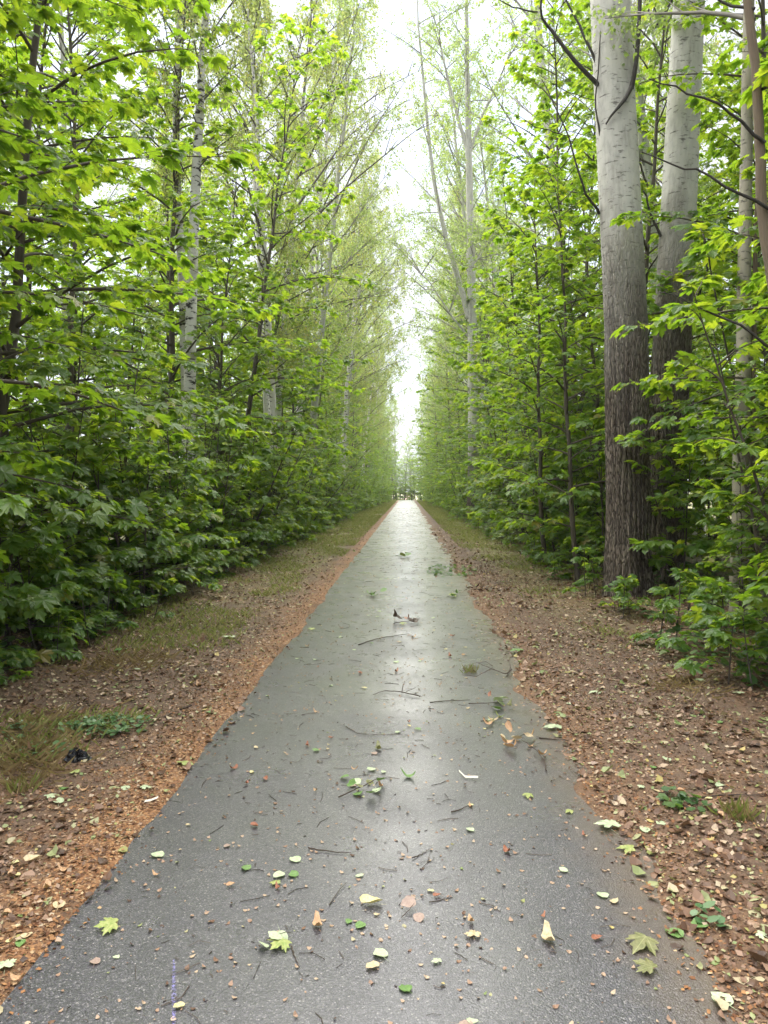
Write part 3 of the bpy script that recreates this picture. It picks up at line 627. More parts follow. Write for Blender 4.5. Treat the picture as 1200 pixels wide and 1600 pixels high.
# the two white birches on the left
D2 = 16.0
def bpx(px, py, ox, d=D2): return ((px - 636) * d / 1202 - ox, 0.0, tz(py, d))
for x, spine, H, r0, lab, sd_ in [(-4.60, [(-.05, 0, -1), bpx(292, 720, -4.60), bpx(296, 500, -4.60), bpx(308, 250, -4.60), bpx(316, 100, -4.60), bpx(326, 0, -4.60), bpx(335, -200, -4.60)], 18, .135, 'white birch with dark rings leaning slightly to the path, thicker of the close pair', 701),
                               (-4.82, [(.05, 0, -1), bpx(280, 700, -4.82), bpx(273, 450, -4.82), bpx(265, 250, -4.82), bpx(268, 100, -4.82), bpx(276, 0, -4.82), bpx(285, -200, -4.82)], 17, .115, 'thinner white birch of the close pair, standing straight and set deeper in the maples', 702)]:
    pr = finish_tall(gen_tall(sd_, H, 7.5, 26, 3.0, r0, 0.062, 0.7, spine=spine, seg=16), M_BIRCH, M_BIRCH_LEAF, M_MAPLE_BARK, False)
    place_tall('birch_tree', pr, x, D2 + (0.0 if sd_ == 701 else .5), 0, 1, lab, 'tree')
place_tall('birch_tree', BIRCH[1], -4.15, 48, 1.0, 1.02, 'tall slim white birch rising alone above the maple edge where the thicket recedes', 'tree')
place_tall('birch_tree', BIRCH[0], -4.75, 26.5, 2.2, .95, 'slim dark-limbed birch just beyond the close pair of white birches', 'tree')
place_tall('birch_tree', BIRCH[2], -4.9, 27.8, 4.2, 1.05, 'slim birch with ascending limbs standing behind the dark-limbed one', 'tree')
place_tall('birch_tree', BIRCH[2], -4.1, 72, 0.3, 1.0, 'small far white birch at the narrowing end of the maple thicket', 'tree')

# --- the rest of the wood
def side_of(x): return 'birch side' if x < 0 else 'poplar side'
g = random.Random(21)
ORD = 'first second third fourth fifth sixth seventh eighth ninth tenth eleventh twelfth thirteenth fourteenth fifteenth sixteenth seventeenth eighteenth nineteenth twentieth'.split()
_seen = {}
def which(key, what, place):
    """The label and group of the next thing in a row: counted from the start of the path while one can still count."""
    i = _seen.get(key, 0); _seen[key] = i + 1
    if i < len(ORD): return f'{ORD[i]} {what} {place}, counted from the near end', key
    return f'far {what} {place}, beyond the twentieth', key + ', far part'
fixed = [(4.7, 44.5), (-5.4, 36), (-4.8, 57), (3.2, 38), (-4.6, 16), (-4.15, 48), (-4.75, 26.5), (-4.9, 27.8), (-4.1, 72), (3.32, 11.5), (4.2, 12.7)]
def clear_of(x, y, d): return all((x - a) ** 2 + (y - b) ** 2 > d * d for a, b in fixed)
for s in (-1, 1):
    for lo, hi, y0, y1, step in [(3.9, 6.4, 18, 135, 3.5), (7, 12, 11, 130, 9.0), (12, 22, 14, 90, 16)]:
        y = y0 + g.uniform(0, step)
        while y < y1:
            x = s * (g.uniform(lo, hi) - (-.5 * min(1, max(0, y - 35) / 40) if lo < 5 else 0))
            if clear_of(x, y, 2.0) and not (s > 0 and lo < 5 and y < 36 and (x / y < .2)) and not (s < 0 and lo < 5 and y < 25):
                bir = g.random() < (0.65 if s < 0 else 0.45)
                pr = g.choice(BIRCH if bir else ASPEN)
                deep = 'front row' if abs(x) < 7 else ('second row' if abs(x) < 12 else 'back rows')
                sp = 'slim white birch' if bir else 'pale-barked aspen'
                lab, grp = which(f'{sp} trees, {deep}, {side_of(x)}', sp, f'in the {deep}, {side_of(x)}')
                place_tall('birch_tree' if bir else 'aspen_tree', pr, x, y, (0 if s < 0 else math.pi) + g.gauss(0, .8), g.uniform(.68, 1.14), lab, 'tree', grp)
            y += step * g.uniform(.7, 1.4)
# the tallest trees, whose crowns meet above the path
for nm, pr, x, y, rz, sc, lab in [('aspen_tree', ASPEN[0], 4.7, 44.5, 3.3, 1.2, 'tall aspen leaning over the path just behind the forked one'), ('birch_tree', BIRCH[1], -5.4, 36, .5, 1.15, 'tall birch whose crown arches over the path beyond the close birch pair'),
                                  ('birch_tree', BIRCH[2], -4.8, 57, .3, 1.3, 'tall birch leaning out far along the birch side')]:
    place_tall(nm, pr, x, y, rz, sc, lab, 'tree')
# the wood that closes the view where the path dips out of sight
for i in range(26):
    x = -8.5 + .68 * i + g.uniform(-.3, .3); y = 132 + 6 * (i % 3) + abs(x) * .8 + g.uniform(-1, 1)
    if abs(x) < 1.7: y += 14
    if i % 2 == 0: place_tall('aspen_tree', ASPEN[i % 3], x, y + 6, i * 1.1, .62 + .04 * abs(x), 'far rounded tree closing the view at the end of the path', 'tree', 'far trees closing the view')
    o = place_maple('maple_tree', TREES[i % 4], x, y, i * 2.0, 1.0, 'far maple under the trees that close the end of the path', 'tree', 'far maples closing the view'); o.scale = (1.7, 1.7, .85 + .3 * (i % 2))
    place_maple('maple_seedling', SEED[i % 3], x, y - 3, i * 2.0, 4.5, 'far young maple at the foot of the trees that close the path', 'sapling', 'far young maples closing the view')

# understorey maples
n_own = 0
for s in (-1, 1):
    near = 4.5 if s < 0 else 3.9
    for lo, hi, y0, y1, st0, st1 in [(near, near + 1.1, 4.6, 128, 1.75, 2.9), (near + 1.8, near + 3.6, 3.0, 110, 2.4, 4.6), (near + 4.5, near + 9, 5, 100, 3.2, 6.0), (near + 10, near + 24, 14, 110, 2.6, 4.0)]:
        y = y0 + g.uniform(0, st0)
        while y < y1:
            x = s * (g.uniform(lo, hi) - 1.0 * min(1, max(0, y - 40) / 50)); ratio = x / y; ok = clear_of(x, y, .8)
            if s > 0 and y < 13.0 and .20 < ratio < .50: ok = False          # open view of the poplar trunks
            if s < 0 and y < 15.8 and -.38 < ratio < -.245: ok = False
            if ok:
                i = g.randrange(4)
                deep = {near: 'thicket edge', near + 1.8: 'second row'}.get(lo, 'thicket depth')
                own = 300 if (lo == near and y < 12) else (150 if (lo == near and y < 17) else 0)
                lab, grp = which(f'maples in the {deep}, {side_of(x)}', 'leafy green maple', f'in the {deep}, {side_of(x)}')
                place_maple('maple_tree', TREES[i], x, y, g.uniform(0, 6.28), g.uniform(1.0, 1.4), lab, 'tree', grp, (g.uniform(-.05, .05), g.uniform(-.03, .05) * -s), own)
            y += (st0 if y < 40 else st1) * g.uniform(.75, 1.25)
for s in (-1, 1):
    y = 3.9 if s < 0 else 7.2
    while y < 105:
        x = s * (g.uniform(3.55, 4.35) if s < 0 else g.uniform(3.3, 4.1))
        x -= s * .8 * min(1, max(0, y - 40) / 50); ratio = x / y; ok = clear_of(x, y, .55)
        if s > 0 and y < 11.2 and .24 < ratio < .40: ok = False
        if s > 0 and y < 10.5: ok = False
        if ok:
            own = 220 if y < 9 else (90 if y < 13 else 0)
            lab, grp = which(f'young maples on the verge edge, {side_of(x)}', 'bushy young maple', f'on the verge edge, {side_of(x)}')
            place_maple('maple_sapling', SAPL[g.randrange(4)], x, y, g.uniform(0, 6.28), g.uniform(.8, 1.15), lab, 'sapling', grp, (g.uniform(-.08, .08), g.uniform(.0, .14) * -s), own)
        y += (.46 if y < 30 else .95) * g.uniform(.7, 1.3)
for s in (-1, 1):
    for q in range(46):
        y = 6 + 42 * (q / 46) ** 1.4 + g.uniform(-.3, .3); x = s * (g.uniform(3.15, 3.7) if s < 0 else g.uniform(2.6, 3.4))
        if not clear_of(x, y, .55): continue
        lab, grp = which(f'maple seedlings at the thicket foot, {side_of(x)}', 'knee-high maple seedling', f'at the thicket foot, {side_of(x)}')
        place_maple('maple_seedling', SEED[g.randrange(3)], x, y, g.uniform(0, 6.28), g.uniform(.7, 1.2), lab, 'seedling', grp)
for s in (-1, 1):                     # elm shoots mixed into the edge
    for q in range(30):
        y = 8 + 50 * (q / 30) ** 1.3 + g.uniform(-.4, .4); x = s * (g.uniform(3.5, 4.6) if s < 0 else g.uniform(3.2, 4.4))
        if not clear_of(x, y, .7) or (s > 0 and y < 13 and .2 < x / y < .42): continue
        lab, grp = which(f'small-leaved elm shoots at the verge edge, {side_of(x)}', 'small-leaved elm shoot', f'at the verge edge, {side_of(x)}')
        place_maple('elm_sapling', ROUND[q % 2], x, y, g.uniform(0, 6.28), g.uniform(.7, 1.2), lab, 'sapling', grp, (g.uniform(-.1, .1), g.uniform(0, .15) * -s))
for s in (-1, 1):                     # young growth deeper in the wood
    for q in range(34):
        y = 9 + 34 * (q / 34) ** 1.2; x = s * g.uniform(5.2, 5.5 + .42 * y)
        if not clear_of(x, y, .8) or (s > 0 and y < 14 and x / y < .40): continue
        lab, grp = which(f'young maples deep in the wood, {side_of(x)}', 'young maple', f'deep under the trees, {side_of(x)}')
        place_maple('maple_sapling', SAPL[g.randrange(4)], x, y, g.uniform(0, 6.28), g.uniform(.9, 1.4), lab, 'sapling', grp)
# maples one can point at
place_maple('maple_tree', TREES[1], 4.15, 6.6, 2.1, .9, 'maple whose broad leaves hang before the thick poplar trunks', 'tree', None, (0, -.10), 300)
place_maple('maple_tree', TREES[0], 3.35, 4.9, 4.1, .9, 'maple closest to the walker on the poplar side, reaching in with big leaves', 'tree', None, (0, -.10), 300)
place_maple('maple_tree', TREES[0], -4.4, 6.0, .7, 1.1, 'tall maple whose branches arch overhead before the paired birches', 'tree', None, (0, .06), 300)
place_maple('maple_tree', TREES[2], -3.7, 4.3, 3.7, 1.0, 'maple closest to the walker on the birch side, its big leaves overhead', 'tree', None, (0, .05), 300)
place_maple('maple_tree', TREES[1], -4.3, 8.3, 2.7, 1.1, 'maple crowding the verge beside the one that arches overhead', 'tree', None, (0, .08), 300)
place_maple('maple_tree', TREES[3], 4.6, 8.6, 1.0, .85, 'low-branched maple spreading sprays across the second poplar trunk', 'tree', None, (0, -.06), 300)
place_maple('maple_tree', TREES[3], 3.0, 13.4, 4.0, 1.1, 'maple leaning out to the path just past the thick poplar trunk', 'tree', None, (0, -.10), 300)
place_maple('maple_tree', TREES[1], 5.3, 11.0, 5.0, .85, 'slim maple just beyond the slim grey-brown trunk, beside the second poplar', 'tree', None, (0, -.05), 300)
place_maple('maple_tree', TREES[3], 2.95, 16.2, 1.5, 1.2, 'lime-green maple at the verge, a few steps past the thick poplar trunk', 'tree', None, (0, -.08), 300)
place_maple('maple_sapling', SAPL[1], 3.2, 6.0, .4, .9, 'young maple with drooping bluish-green leaves by the slender brown trunk', 'sapling', None, (0, -.10), 220)
place_maple('maple_sapling', SAPL[3], 3.65, 8.5, 3.4, .6, 'low young maple with fanned leaves in front of the slim grey-brown trunk', 'sapling', None, (0, -.08), 220)

# ------------------------------------------------------------------ what nobody could count: litter, crumbs, grass, undergrowth
def scatter(seed, n, xr, yr, power=1.0):
    q = np.random.default_rng(seed); y = yr[0] * (yr[1] / yr[0]) ** (q.random(n) ** power); x = q.uniform(xr[0], xr[1], n); return q, x, y
def lie(q, x, y, z, size, mb, tmpl, tone, flat=0.22, yup=0.0):
    n = len(x); a = q.uniform(0, 2 * np.pi, n); Y = np.column_stack([np.cos(a), np.sin(a), q.normal(yup, flat, n)]); N = np.column_stack([q.normal(0, flat, n), q.normal(0, flat, n), np.ones(n)])
    bake_leaves(mb, tmpl, np.column_stack([x, y, z]), frames(Y, N), size, tone)
def surf(x, y): return np.maximum(ground_z(x, y), crest(y))
SMALL = [round_template(41, 7, petiole=.5, cup=.35, aspect=.75), round_template(42, 7, petiole=.4, cup=.5, aspect=.9), round_template(43, 6, petiole=.3, cup=-.3, aspect=.6)]
for name, xr, n, seed in [('leaf_litter', (-5.0, -1.2), 19000, 51), ('leaf_litter', (0.95, 5.5), 24000, 52)]:
    mb = MB(); q, x, y = scatter(seed, n, xr, (2.0, 32), 0.9)
    keep = (q.random(n) < (0.75 + 0.5 * bumps(x, y, 1.6))) | (np.abs(x) > 2.6)
    if xr[0] < 0: keep &= q.random(n) < np.clip((-1.15 - x) / 0.7, 0.25, 1)
    x, y = x[keep], y[keep]; sz = (.014 + .040 * q.random(len(x)) ** 1.6) * np.where(q.random(len(x)) < .06, 1.6, 1) * (1 + y / 40)
    for w in range(3):
        m = np.arange(len(x)) % 3 == w; lie(q, x[m], y[m], surf(x[m], y[m]) + .008, sz[m], mb, SMALL[w], q.random(m.sum()) ** (1.15 if xr[0] < 0 else 1.0), .28)
    kind(link(name, mb.mesh(name, M_LITTER)), 'stuff')
mb = MB()
for seed, xr, n in [(53, (-2.3, -1.16), 26000), (54, (0.86, 2.4), 22000)]:
    q, x, y = scatter(seed, n, xr, (1.9, 13), 1.0); e = np.abs(x - (PATH_L if xr[0] < 0 else PATH_R)); keep = (q.random(n) < np.exp(-e / .5)) & ((ground_z(x, y) > crest(y) - .004) | (q.random(n) < .12)); x, y = x[keep], y[keep]
    lie(q, x, y, surf(x, y) + .003, q.uniform(.006, .024, len(x)), mb, DIAMOND, q.random(len(x)), .5)
kind(link('bark_crumb_litter', mb.mesh('bark_crumb_litter', M_CRUMB)), 'stuff')
mb = MB()
for seed, xr, n in [(153, (-4.2, -1.3), 30000), (154, (1.0, 4.2), 38000)]:
    q, x, y = scatter(seed, n, xr, (2.0, 16), 1.0); lie(q, x, y, ground_z(x, y) + .004, q.uniform(.008, .03, len(x)) * (1 + y / 30), mb, DIAMOND, q.random(len(x)) ** 1.3 * .80, .45)
kind(link('broken_leaf_litter', mb.mesh('broken_leaf_litter', M_LITTER)), 'stuff')
#, mb.mesh('bark_crumb_litter', M_CRUMB)), 'stuff')
# fine specks and broken twig ends on the asphalt
mb = MB(); q, x, y = scatter(55, 4600, (-1.18, .98), (2.0, 70), .85); lie(q, x, y, surf(x, y) + .003, q.uniform(.005, .020, len(x)) * (1 + y / 25), mb, SMALL[0], np.where(q.random(len(x)) < .6, q.uniform(.74, .9, len(x)), q.random(len(x))), .2)
kind(link('seed_speck_debris', mb.mesh('seed_speck_debris', M_LITTER)), 'stuff')
mb = MB(); q, x, y = scatter(56, 1000, (-1.18, 1.05), (2.0, 60), .9)
for i in range(len(x)):
    a = q.uniform(0, 6.28); l = (.007 + .055 * q.random() ** 2.5) * (1 + y[i] / 25); b = q.normal(0, .25); z = float(surf(x[i], y[i])) + .003
    mb.tube([(x[i], y[i], z), (x[i] + l * math.cos(a), y[i] + l * math.sin(a), z + .001), (x[i] + l * 1.8 * math.cos(a + b), y[i] + l * 1.8 * math.sin(a + b), z)], q.uniform(.0006, .0017) * (1 + y[i] / 30), 3)
kind(link('twig_debris', mb.mesh('twig_debris', M_TWIG)), 'stuff')
# grass on the verges, thicker farther along
mb = MB(); mbd = MB()
for seed, xr, n in [(57, (-3.5, -1.5), 44000), (58, (1.45, 3.2), 36000)]:
    q, x, y = scatter(seed, n, xr, (3.0, 118), .75); f = bumps(x, y, 1.1) + .35 * bumps(x, y, 3.4); lim = np.interp(y, [3, 8, 20, 60], [1.2, .6, -.6, -1.5] if xr[0] < 0 else [1.7, 1.2, -.3, -1.3]); f = f - 1.6 * np.clip((2.0 - np.abs(x)) / .5, 0, 1) * np.clip((25 - y) / 15, 0, 1); keep = f > lim + q.normal(0, .25, len(x)); x, y = x[keep], y[keep]
    H = q.uniform(.03, .10, len(x)) * (1 + y / 60); a = q.uniform(0, 6.28, len(x)); Y = np.column_stack([np.cos(a) * .7, np.sin(a) * .7, np.ones(len(x))]); N = np.column_stack([np.cos(a), np.sin(a), -.3 * np.ones(len(x))])
    bl = (np.array([[-.06, 0, 0], [.06, 0, 0], [.04, .6, .05], [0, 1.0, .25]]), np.array([[0, 1, 2], [0, 2, 3]]))
    bake_leaves(mb, bl, np.column_stack([x, y, ground_z(x, y)]), frames(Y, N), H, q.random(len(x)))
kind(link('grass', mb.mesh('grass', M_GRASS)), 'stuff')
q = np.random.default_rng(59)
for cx, cy_, rad, n in [(-2.25, 4.5, .22, 260), (-2.05, 4.2, .18, 120), (-2.45, 5.0, .25, 160), (-2.6, 6.9, .4, 300), (2.2, 6.2, .2, 80)]:
    x = cx + q.normal(0, rad, n) * .6; y = cy_ + q.normal(0, rad, n) * .8; a = q.uniform(0, 6.28, n)
    bake_leaves(mbd, (bl[0] * (.35, 1, 1), bl[1]), np.column_stack([x, y, ground_z(x, y) + .004]), frames(np.column_stack([np.cos(a), np.sin(a), q.uniform(.02, .5, n)]), np.column_stack([q.normal(0, .3, n), q.normal(0, .3, n), np.ones(n)])), q.uniform(.06, .17, n), q.random(n))
kind(link('dry_grass', mbd.mesh('dry_grass', M_DRYGRASS)), 'stuff')
# low dark undergrowth along the foot of both thickets
mb = MB()
for seed, xr, n in [(60, (-5.2, -3.2), 15000), (61, (2.5, 5.5), 12000)]:
    q, x, y = scatter(seed, n, xr, (4.5, 60), .8); f = bumps(x, y, 1.7); edge = np.abs(x) - (3.35 if xr[0] < 0 else 2.75) + .25 * bumps(x * 0, y, 1.2); keep = (f > (-.3 if xr[0] < 0 else .25)) & (edge > 0); x, y, f, edge = x[keep], y[keep], f[keep], edge[keep]
    z = ground_z(x, y) + .03 + q.random(len(x)) * (.06 + .30 * np.clip(edge / .8, 0, 1)) * np.clip(f + .6, .2, 1.2)
    lie(q, x, y, z, q.uniform(.035, .085, len(x)) * (1 + y / 80), mb, RT[0], q.random(len(x)), .35)
kind(link('undergrowth', mb.mesh('undergrowth', M_UNDER)), 'stuff')

# ------------------------------------------------------------------ single things on the ground
SHAPES = {'maple': [maple_template(s, .9, .7, .10) for s in (71, 72, 73)], 'aspen': [round_template(s, 16, .05, .8, .22) for s in (74, 75, 76)], 'birch': [round_template(s, 12, .07, .5, .3, .72) for s in (77, 78, 79)], 'curled': [round_template(s, 12, .10, .3, .75, .6) for s in (80, 81, 82)]}
_cache = {}
def fallen_mesh(shape, var, col):
    key = (shape, var, col)
    if key not in _cache:
        V, F = SHAPES[shape][var]; V = V.copy(); V[:, 2] -= V[:-3, 2].min(); V[-3:, 2] = np.minimum(V[-3:, 2], .02); mb = MB(); mb.add(V, F, V[:, :2]); _cache[key] = mb.mesh(f'{shape}_leaf', FALLEN[col], True)
    return _cache[key]
def fallen(x, y, shape, col, size, label, group=None, rz=None, parent=None, dz=.004, tilt=None):
    i = RND.randrange(3); t = tilt if tilt is not None else (RND.gauss(0, .06), RND.gauss(0, .06))
    o = link('fallen_leaf' if parent is None else 'leaf', fallen_mesh(shape, i, col), parent)
    o.location = (x, y, (top_z(x, y) if parent is None else 0) + dz + size * abs(t[0]) * .3); o.rotation_euler = (t[0], t[1], RND.uniform(0, 6.28) if rz is None else rz); o.scale = (size,) * 3
    if parent is None: tag(o, label, 'leaf', group)
    return o
def gp(px, py): return ((px - 636) / (py - 766) * 1.6, 1.6 * 1202 / (py - 766))
for px, py, shape, col, size, lab, rz in [
    (168, 1468, 'maple', 'yellow-green', .10, 'large yellow-green maple leaf with stalk, alone near the orange-brown edge of the asphalt', 1.9),
    (278, 1209, 'maple', 'yellow-green', .11, 'bright yellow-green maple leaf lying half on the orange crumbs at the asphalt edge', -.6),
    (957, 1300, 'maple', 'pale green', .13, 'large pale green maple leaf where asphalt meets brown earth on the poplar side', .4),
    (990, 1332, 'maple', 'yellow-green', .09, 'yellow-green maple leaf just below the large pale green one', 1.4),
    (868, 1142, 'maple', 'pale green', .14, 'pale green maple leaf at the asphalt edge beyond the dry brown sprig', .2),
    (1012, 1478, 'maple', 'olive', .125, 'big flattened olive maple leaf soaked onto the asphalt by the earthen edge', 2.4),
    (1022, 1525, 'maple', 'olive', .09, 'torn olive maple leaf closest to the lower corner of the asphalt', .9),
    (826, 1246, 'maple', 'yellow-green', .065, 'small fresh yellow-green maple leaf alone on open asphalt', 3.0),
    (247, 1352, 'aspen', 'pale green', .055, 'pale oval leaf with brown tip close to the orange-brown edge', 1.3),
    (593, 1178, 'curled', 'olive', .07, 'cupped olive leaf standing on its rim in mid-path', .2),
    (650, 1221, 'curled', 'green', .075, 'small curled dark green leaf beside the leafy green sprig', 1.2),
    (596, 1425, 'curled', 'pale yellow', .085, 'long curled pale yellow leaf in mid-path', 1.4),
    (497, 1468, 'curled', 'tan', .06, 'curled orange-tan leaf next to the sprig of three round leaves', .3),
    (742, 1476, 'maple', 'cream', .065, 'crinkled cream-coloured leaf on near asphalt', .1),
    (865, 1488, 'curled', 'cream', .075, 'narrow curled cream leaf standing out on near asphalt', .1),
    (1070, 1469, 'aspen', 'green', .062, 'fresh round green leaf on the trodden earth edge', .8),
    (1145, 1579, 'aspen', 'pale green', .065, 'pale veined round leaf in the lower earthen corner', .5),
    (600, 1512, 'aspen', 'pale green', .055, 'pale round leaf overlapping a cream one on near asphalt', .5),
    (592, 1521, 'birch', 'cream', .05, 'cream leaf tucked under a pale round one on near asphalt', 2.2),
    (640, 1566, 'aspen', 'green', .045, 'round green leaf lowest in the middle of the path', .5),
    (686, 1518, 'maple', 'pale green', .04, 'tiny lobed pale green leaf low on the path', .5),
    (466, 1357, 'aspen', 'pale green', .05, 'pale round leaf topmost of a small heap on the asphalt', 1.0),
    (440, 1376, 'aspen', 'pale green', .05, 'pale round leaf at the middle of a small heap on the asphalt', 2.5),
    (458, 1383, 'aspen', 'green', .045, 'greener round leaf at the side of a small heap on the asphalt', .4),
    (428, 1396, 'maple', 'yellow-green', .05, 'small lobed leaf lowest of a small heap on the asphalt', .4),
    (432, 1404, 'curled', 'red-brown', .03, 'tiny red-brown scrap under the small heap of pale leaves', .4),
    (75, 1446, 'aspen', 'cream', .05, 'cream leaf on the orange crumbs, lower of two', .2),
    (50, 1362, 'curled', 'cream', .07, 'torn cream leaf on the orange crumbs, upper of two', 1.9),
    (78, 1277, 'aspen', 'pale green', .055, 'pale round leaf on brown verge below the black scrap', .4),
    (105, 1227, 'maple', 'yellow-green', .07, 'crumpled yellow-green leaf touching the black scrap', .4),
    (1070, 1245, 'curled', 'tan', .05, 'tan curled leaf among litter on the poplar-side verge', .4),
    (1045, 1190, 'aspen', 'pale green', .055, 'pale round leaf on dark litter above a grass tuft', .2),
    (1105, 1450, 'aspen', 'green', .06, 'green round leaf beside the fresh one on trodden earth', 2.0),
    (355, 1004, 'maple', 'pale green', .17, 'pale green maple leaves fallen flat on the grassy verge of the birch side', .3),
    (185, 1023, 'maple', 'green', .16, 'dark green fallen maple leaf at the foot of the birch-side thicket', 1.2),
    (812, 1022, 'maple', 'green', .16, 'green maple leaf turned up at the far asphalt edge, poplar side', .9),
    (935, 1083, 'maple', 'pale green', .12, 'pale green maple leaf on brown litter well off the asphalt', 2.0)]:
    x, y = gp(px, py); fallen(x, y, shape, col, size * (.72 if shape == 'maple' else 1), lab, None, rz)
GRP = {0: ('near stretch', 4.2), 1: ('middle stretch', 8.0), 2: ('far stretch', 99)}
def scattered_leaf(x, y, ground, choices):
    shape, col = RND.choice(choices); size = {'maple': RND.uniform(.035, .07), 'aspen': RND.uniform(.028, .05), 'birch': RND.uniform(.022, .042), 'curled': RND.uniform(.025, .05)}[shape] * (1.0 if y < 5 else 1.15)
    st = 'near stretch' if y < 3.6 else ('middle stretch' if y < 6.5 else 'far stretch')
    nm = {'maple': 'lobed maple', 'aspen': 'round', 'birch': 'small pointed', 'curled': 'small curled'}[shape]
    fallen(x, y, shape, col, size, f'{col} {nm} leaf scattered on the {ground}, {st}', f'{col} {nm} leaves on the {ground}, {st}')
ON_PATH = [('aspen', 'pale green')] * 5 + [('birch', 'pale yellow')] * 4 + [('birch', 'cream')] * 3 + [('curled', 'tan')] * 3 + [('curled', 'red-brown')] * 2 + [('aspen', 'grey-brown')] * 2 + [('maple', 'yellow-green')] + [('aspen', 'green')] * 2 + [('birch', 'pale green')] * 3
ON_EARTH = [('aspen', 'pale green')] * 3 + [('birch', 'cream')] * 6 + [('birch', 'pale yellow')] * 3 + [('curled', 'tan')] * 4 + [('aspen', 'grey-brown')] * 2 + [('maple', 'pale green')] * 2 + [('aspen', 'green')] * 2
for i in range(135):
    y = 2.15 * (17 / 2.15) ** RND.random(); scattered_leaf(RND.uniform(-1.15, .92), y, 'wet asphalt', ON_PATH)
for i in range(48):
    y = 2.4 * (9 / 2.4) ** RND.random(); scattered_leaf(RND.uniform(max(-2.6, -.5 * y - .1), -1.28), y, 'brown verge, birch side', ON_EARTH)
for i in range(66):
    y = 2.3 * (9 / 2.3) ** RND.random(); scattered_leaf(RND.uniform(1.05, min(3.0, .48 * y + .35)), y, 'brown verge, poplar side', ON_EARTH)

# twigs and sprigs
def twig_mesh(pts, r, forks=(), seg=5):
    mb = MB(); P = np.array(pts, float); n = 4 * len(P); q = np.linspace(0, 1, n); qs = np.linspace(0, 1, len(P)); Q = np.column_stack([np.interp(q, qs, P[:, i]) for i in range(3)])
    Q[1:-1] = (Q[:-2] + 2 * Q[1:-1] + Q[2:]) / 4; gg = np.random.default_rng(int(abs(P.sum()) * 1e4) % 9999); Q[1:-1] += gg.normal(0, r * .5, (n - 2, 3)) * (1, 1, .3)
    mb.tube(Q, np.linspace(r, r * .4, n), seg)
    for f in forks: mb.tube(np.array(f, float), np.linspace(r * .6, r * .25, len(f)), 4)
    return mb.mesh('twig', M_TWIG, True)
def twig(px_pts, r, label, forks=(), lift=.006):
    """A bare twig lying along the given ground points."""
    g0 = [gp(*p) for p in px_pts]; ox, oy = g0[0]; oz = top_z(ox, oy)
    f = lambda p: (p[0] - ox, p[1] - oy, top_z(*p) - oz + r * .8 + RND.uniform(0, lift))
    o = link('twig', twig_mesh([f(p) for p in g0], r, [[f(gp(*p)) for p in fk] for fk in forks])); o.location = (ox, oy, oz); return tag(o, label, 'twig')
twig([(800, 1052), (792, 1060), (770, 1050), (745, 1042)], .006, 'dark bare branched twig with a raised loop at the asphalt edge', [[(770, 1050), (760, 1042), (738, 1046)], [(792, 1060), (798, 1045), (796, 1035)], [(770, 1052), (745, 1063), (722, 1062)]], .05)
twig([(657, 1092), (628, 1087), (600, 1083), (583, 1092)], .005, 'dark forked twig lying across mid-path before the looped one', [[(628, 1087), (630, 1072), (640, 1063)], [(635, 1086), (650, 1080)]], .02)
twig([(480, 1336), (505, 1341), (548, 1343)], .004, 'straight dark twig with red-brown scraps on near asphalt')
twig([(645, 1350), (658, 1343), (672, 1334)], .003, 'thin twig crossing another in mid-path', [[(658, 1368), (668, 1358), (673, 1340)]])
twig([(706, 1275), (722, 1270), (732, 1265)], .004, 'short straight twig lying alone on the asphalt')
twig([(513, 1427), (525, 1408), (540, 1391)], .0022, 'fine curved twig beside the small heap of pale leaves')
twig([(672, 1420), (688, 1416), (706, 1409)], .0025, 'fine twig above the crinkled cream leaf')
twig([(452, 1495), (458, 1512), (465, 1530)], .0025, 'fine twig running down from the sprig of three round leaves')
twig([(1085, 1362), (1110, 1348), (1135, 1360)], .005, 'dark stick on the earth beside the grass tuft')
twig([(1060, 1255), (1130, 1246), (1195, 1247)], .005, 'long straight stick on dark litter by the poplar-side thicket')
twig([(300, 1107), (260, 1127), (235, 1138)], .006, 'dark stick on the verge below the grass of the birch side')
twig([(40, 1122), (22, 1128), (0, 1136)], .007, 'pale-looking stick at the foot of the birch-side thicket')
twig([(843, 1155), (868, 1158), (893, 1160)], .005, 'short dark stick reaching from the earth onto the asphalt')
twig([(560, 1010), (590, 1000), (640, 992)], .006, 'long thin twig lying across the far asphalt')
twig([(540, 1140), (560, 1152), (640, 1153)], .003, 'hair-thin twig lying across the path above the cupped leaf')
twig([(672, 1100), (700, 1098), (735, 1096)], .004, 'thin straight twig behind the green leaf cluster')
def sprig(px_pts, r, leaves, label, cat='sprig'):
    g0 = [gp(*p) for p in px_pts]; ox, oy = g0[0]; oz = top_z(ox, oy); o = empty('fallen_sprig', (ox, oy, oz)); tag(o, label, cat)
    link('stem', twig_mesh([(p[0] - ox, p[1] - oy, r + .004 + .012 * i) for i, p in enumerate(g0)], r), o)
    for px, py, shape, col, size in leaves:
        x, y = gp(px, py); fallen(x - ox, y - oy, shape, col, size, None, parent=o, dz=RND.uniform(.006, .035), tilt=(RND.gauss(.15, .3), RND.gauss(0, .3)))
sprig([(528, 1254), (552, 1246), (580, 1236), (590, 1232)], .004, [(545, 1222, 'aspen', 'green', .05), (552, 1228, 'aspen', 'pale green', .05), (543, 1236, 'aspen', 'green', .055), (560, 1240, 'aspen', 'olive', .05), (562, 1252, 'aspen', 'green', .055), (578, 1252, 'aspen', 'green', .06), (588, 1240, 'aspen', 'pale green', .055), (590, 1230, 'aspen', 'green', .05), (575, 1228, 'aspen', 'olive', .05), (597, 1244, 'curled', 'tan', .04), (548, 1216, 'curled', 'tan', .04)], 'leafy green sprig of round leaves lying in mid-path')
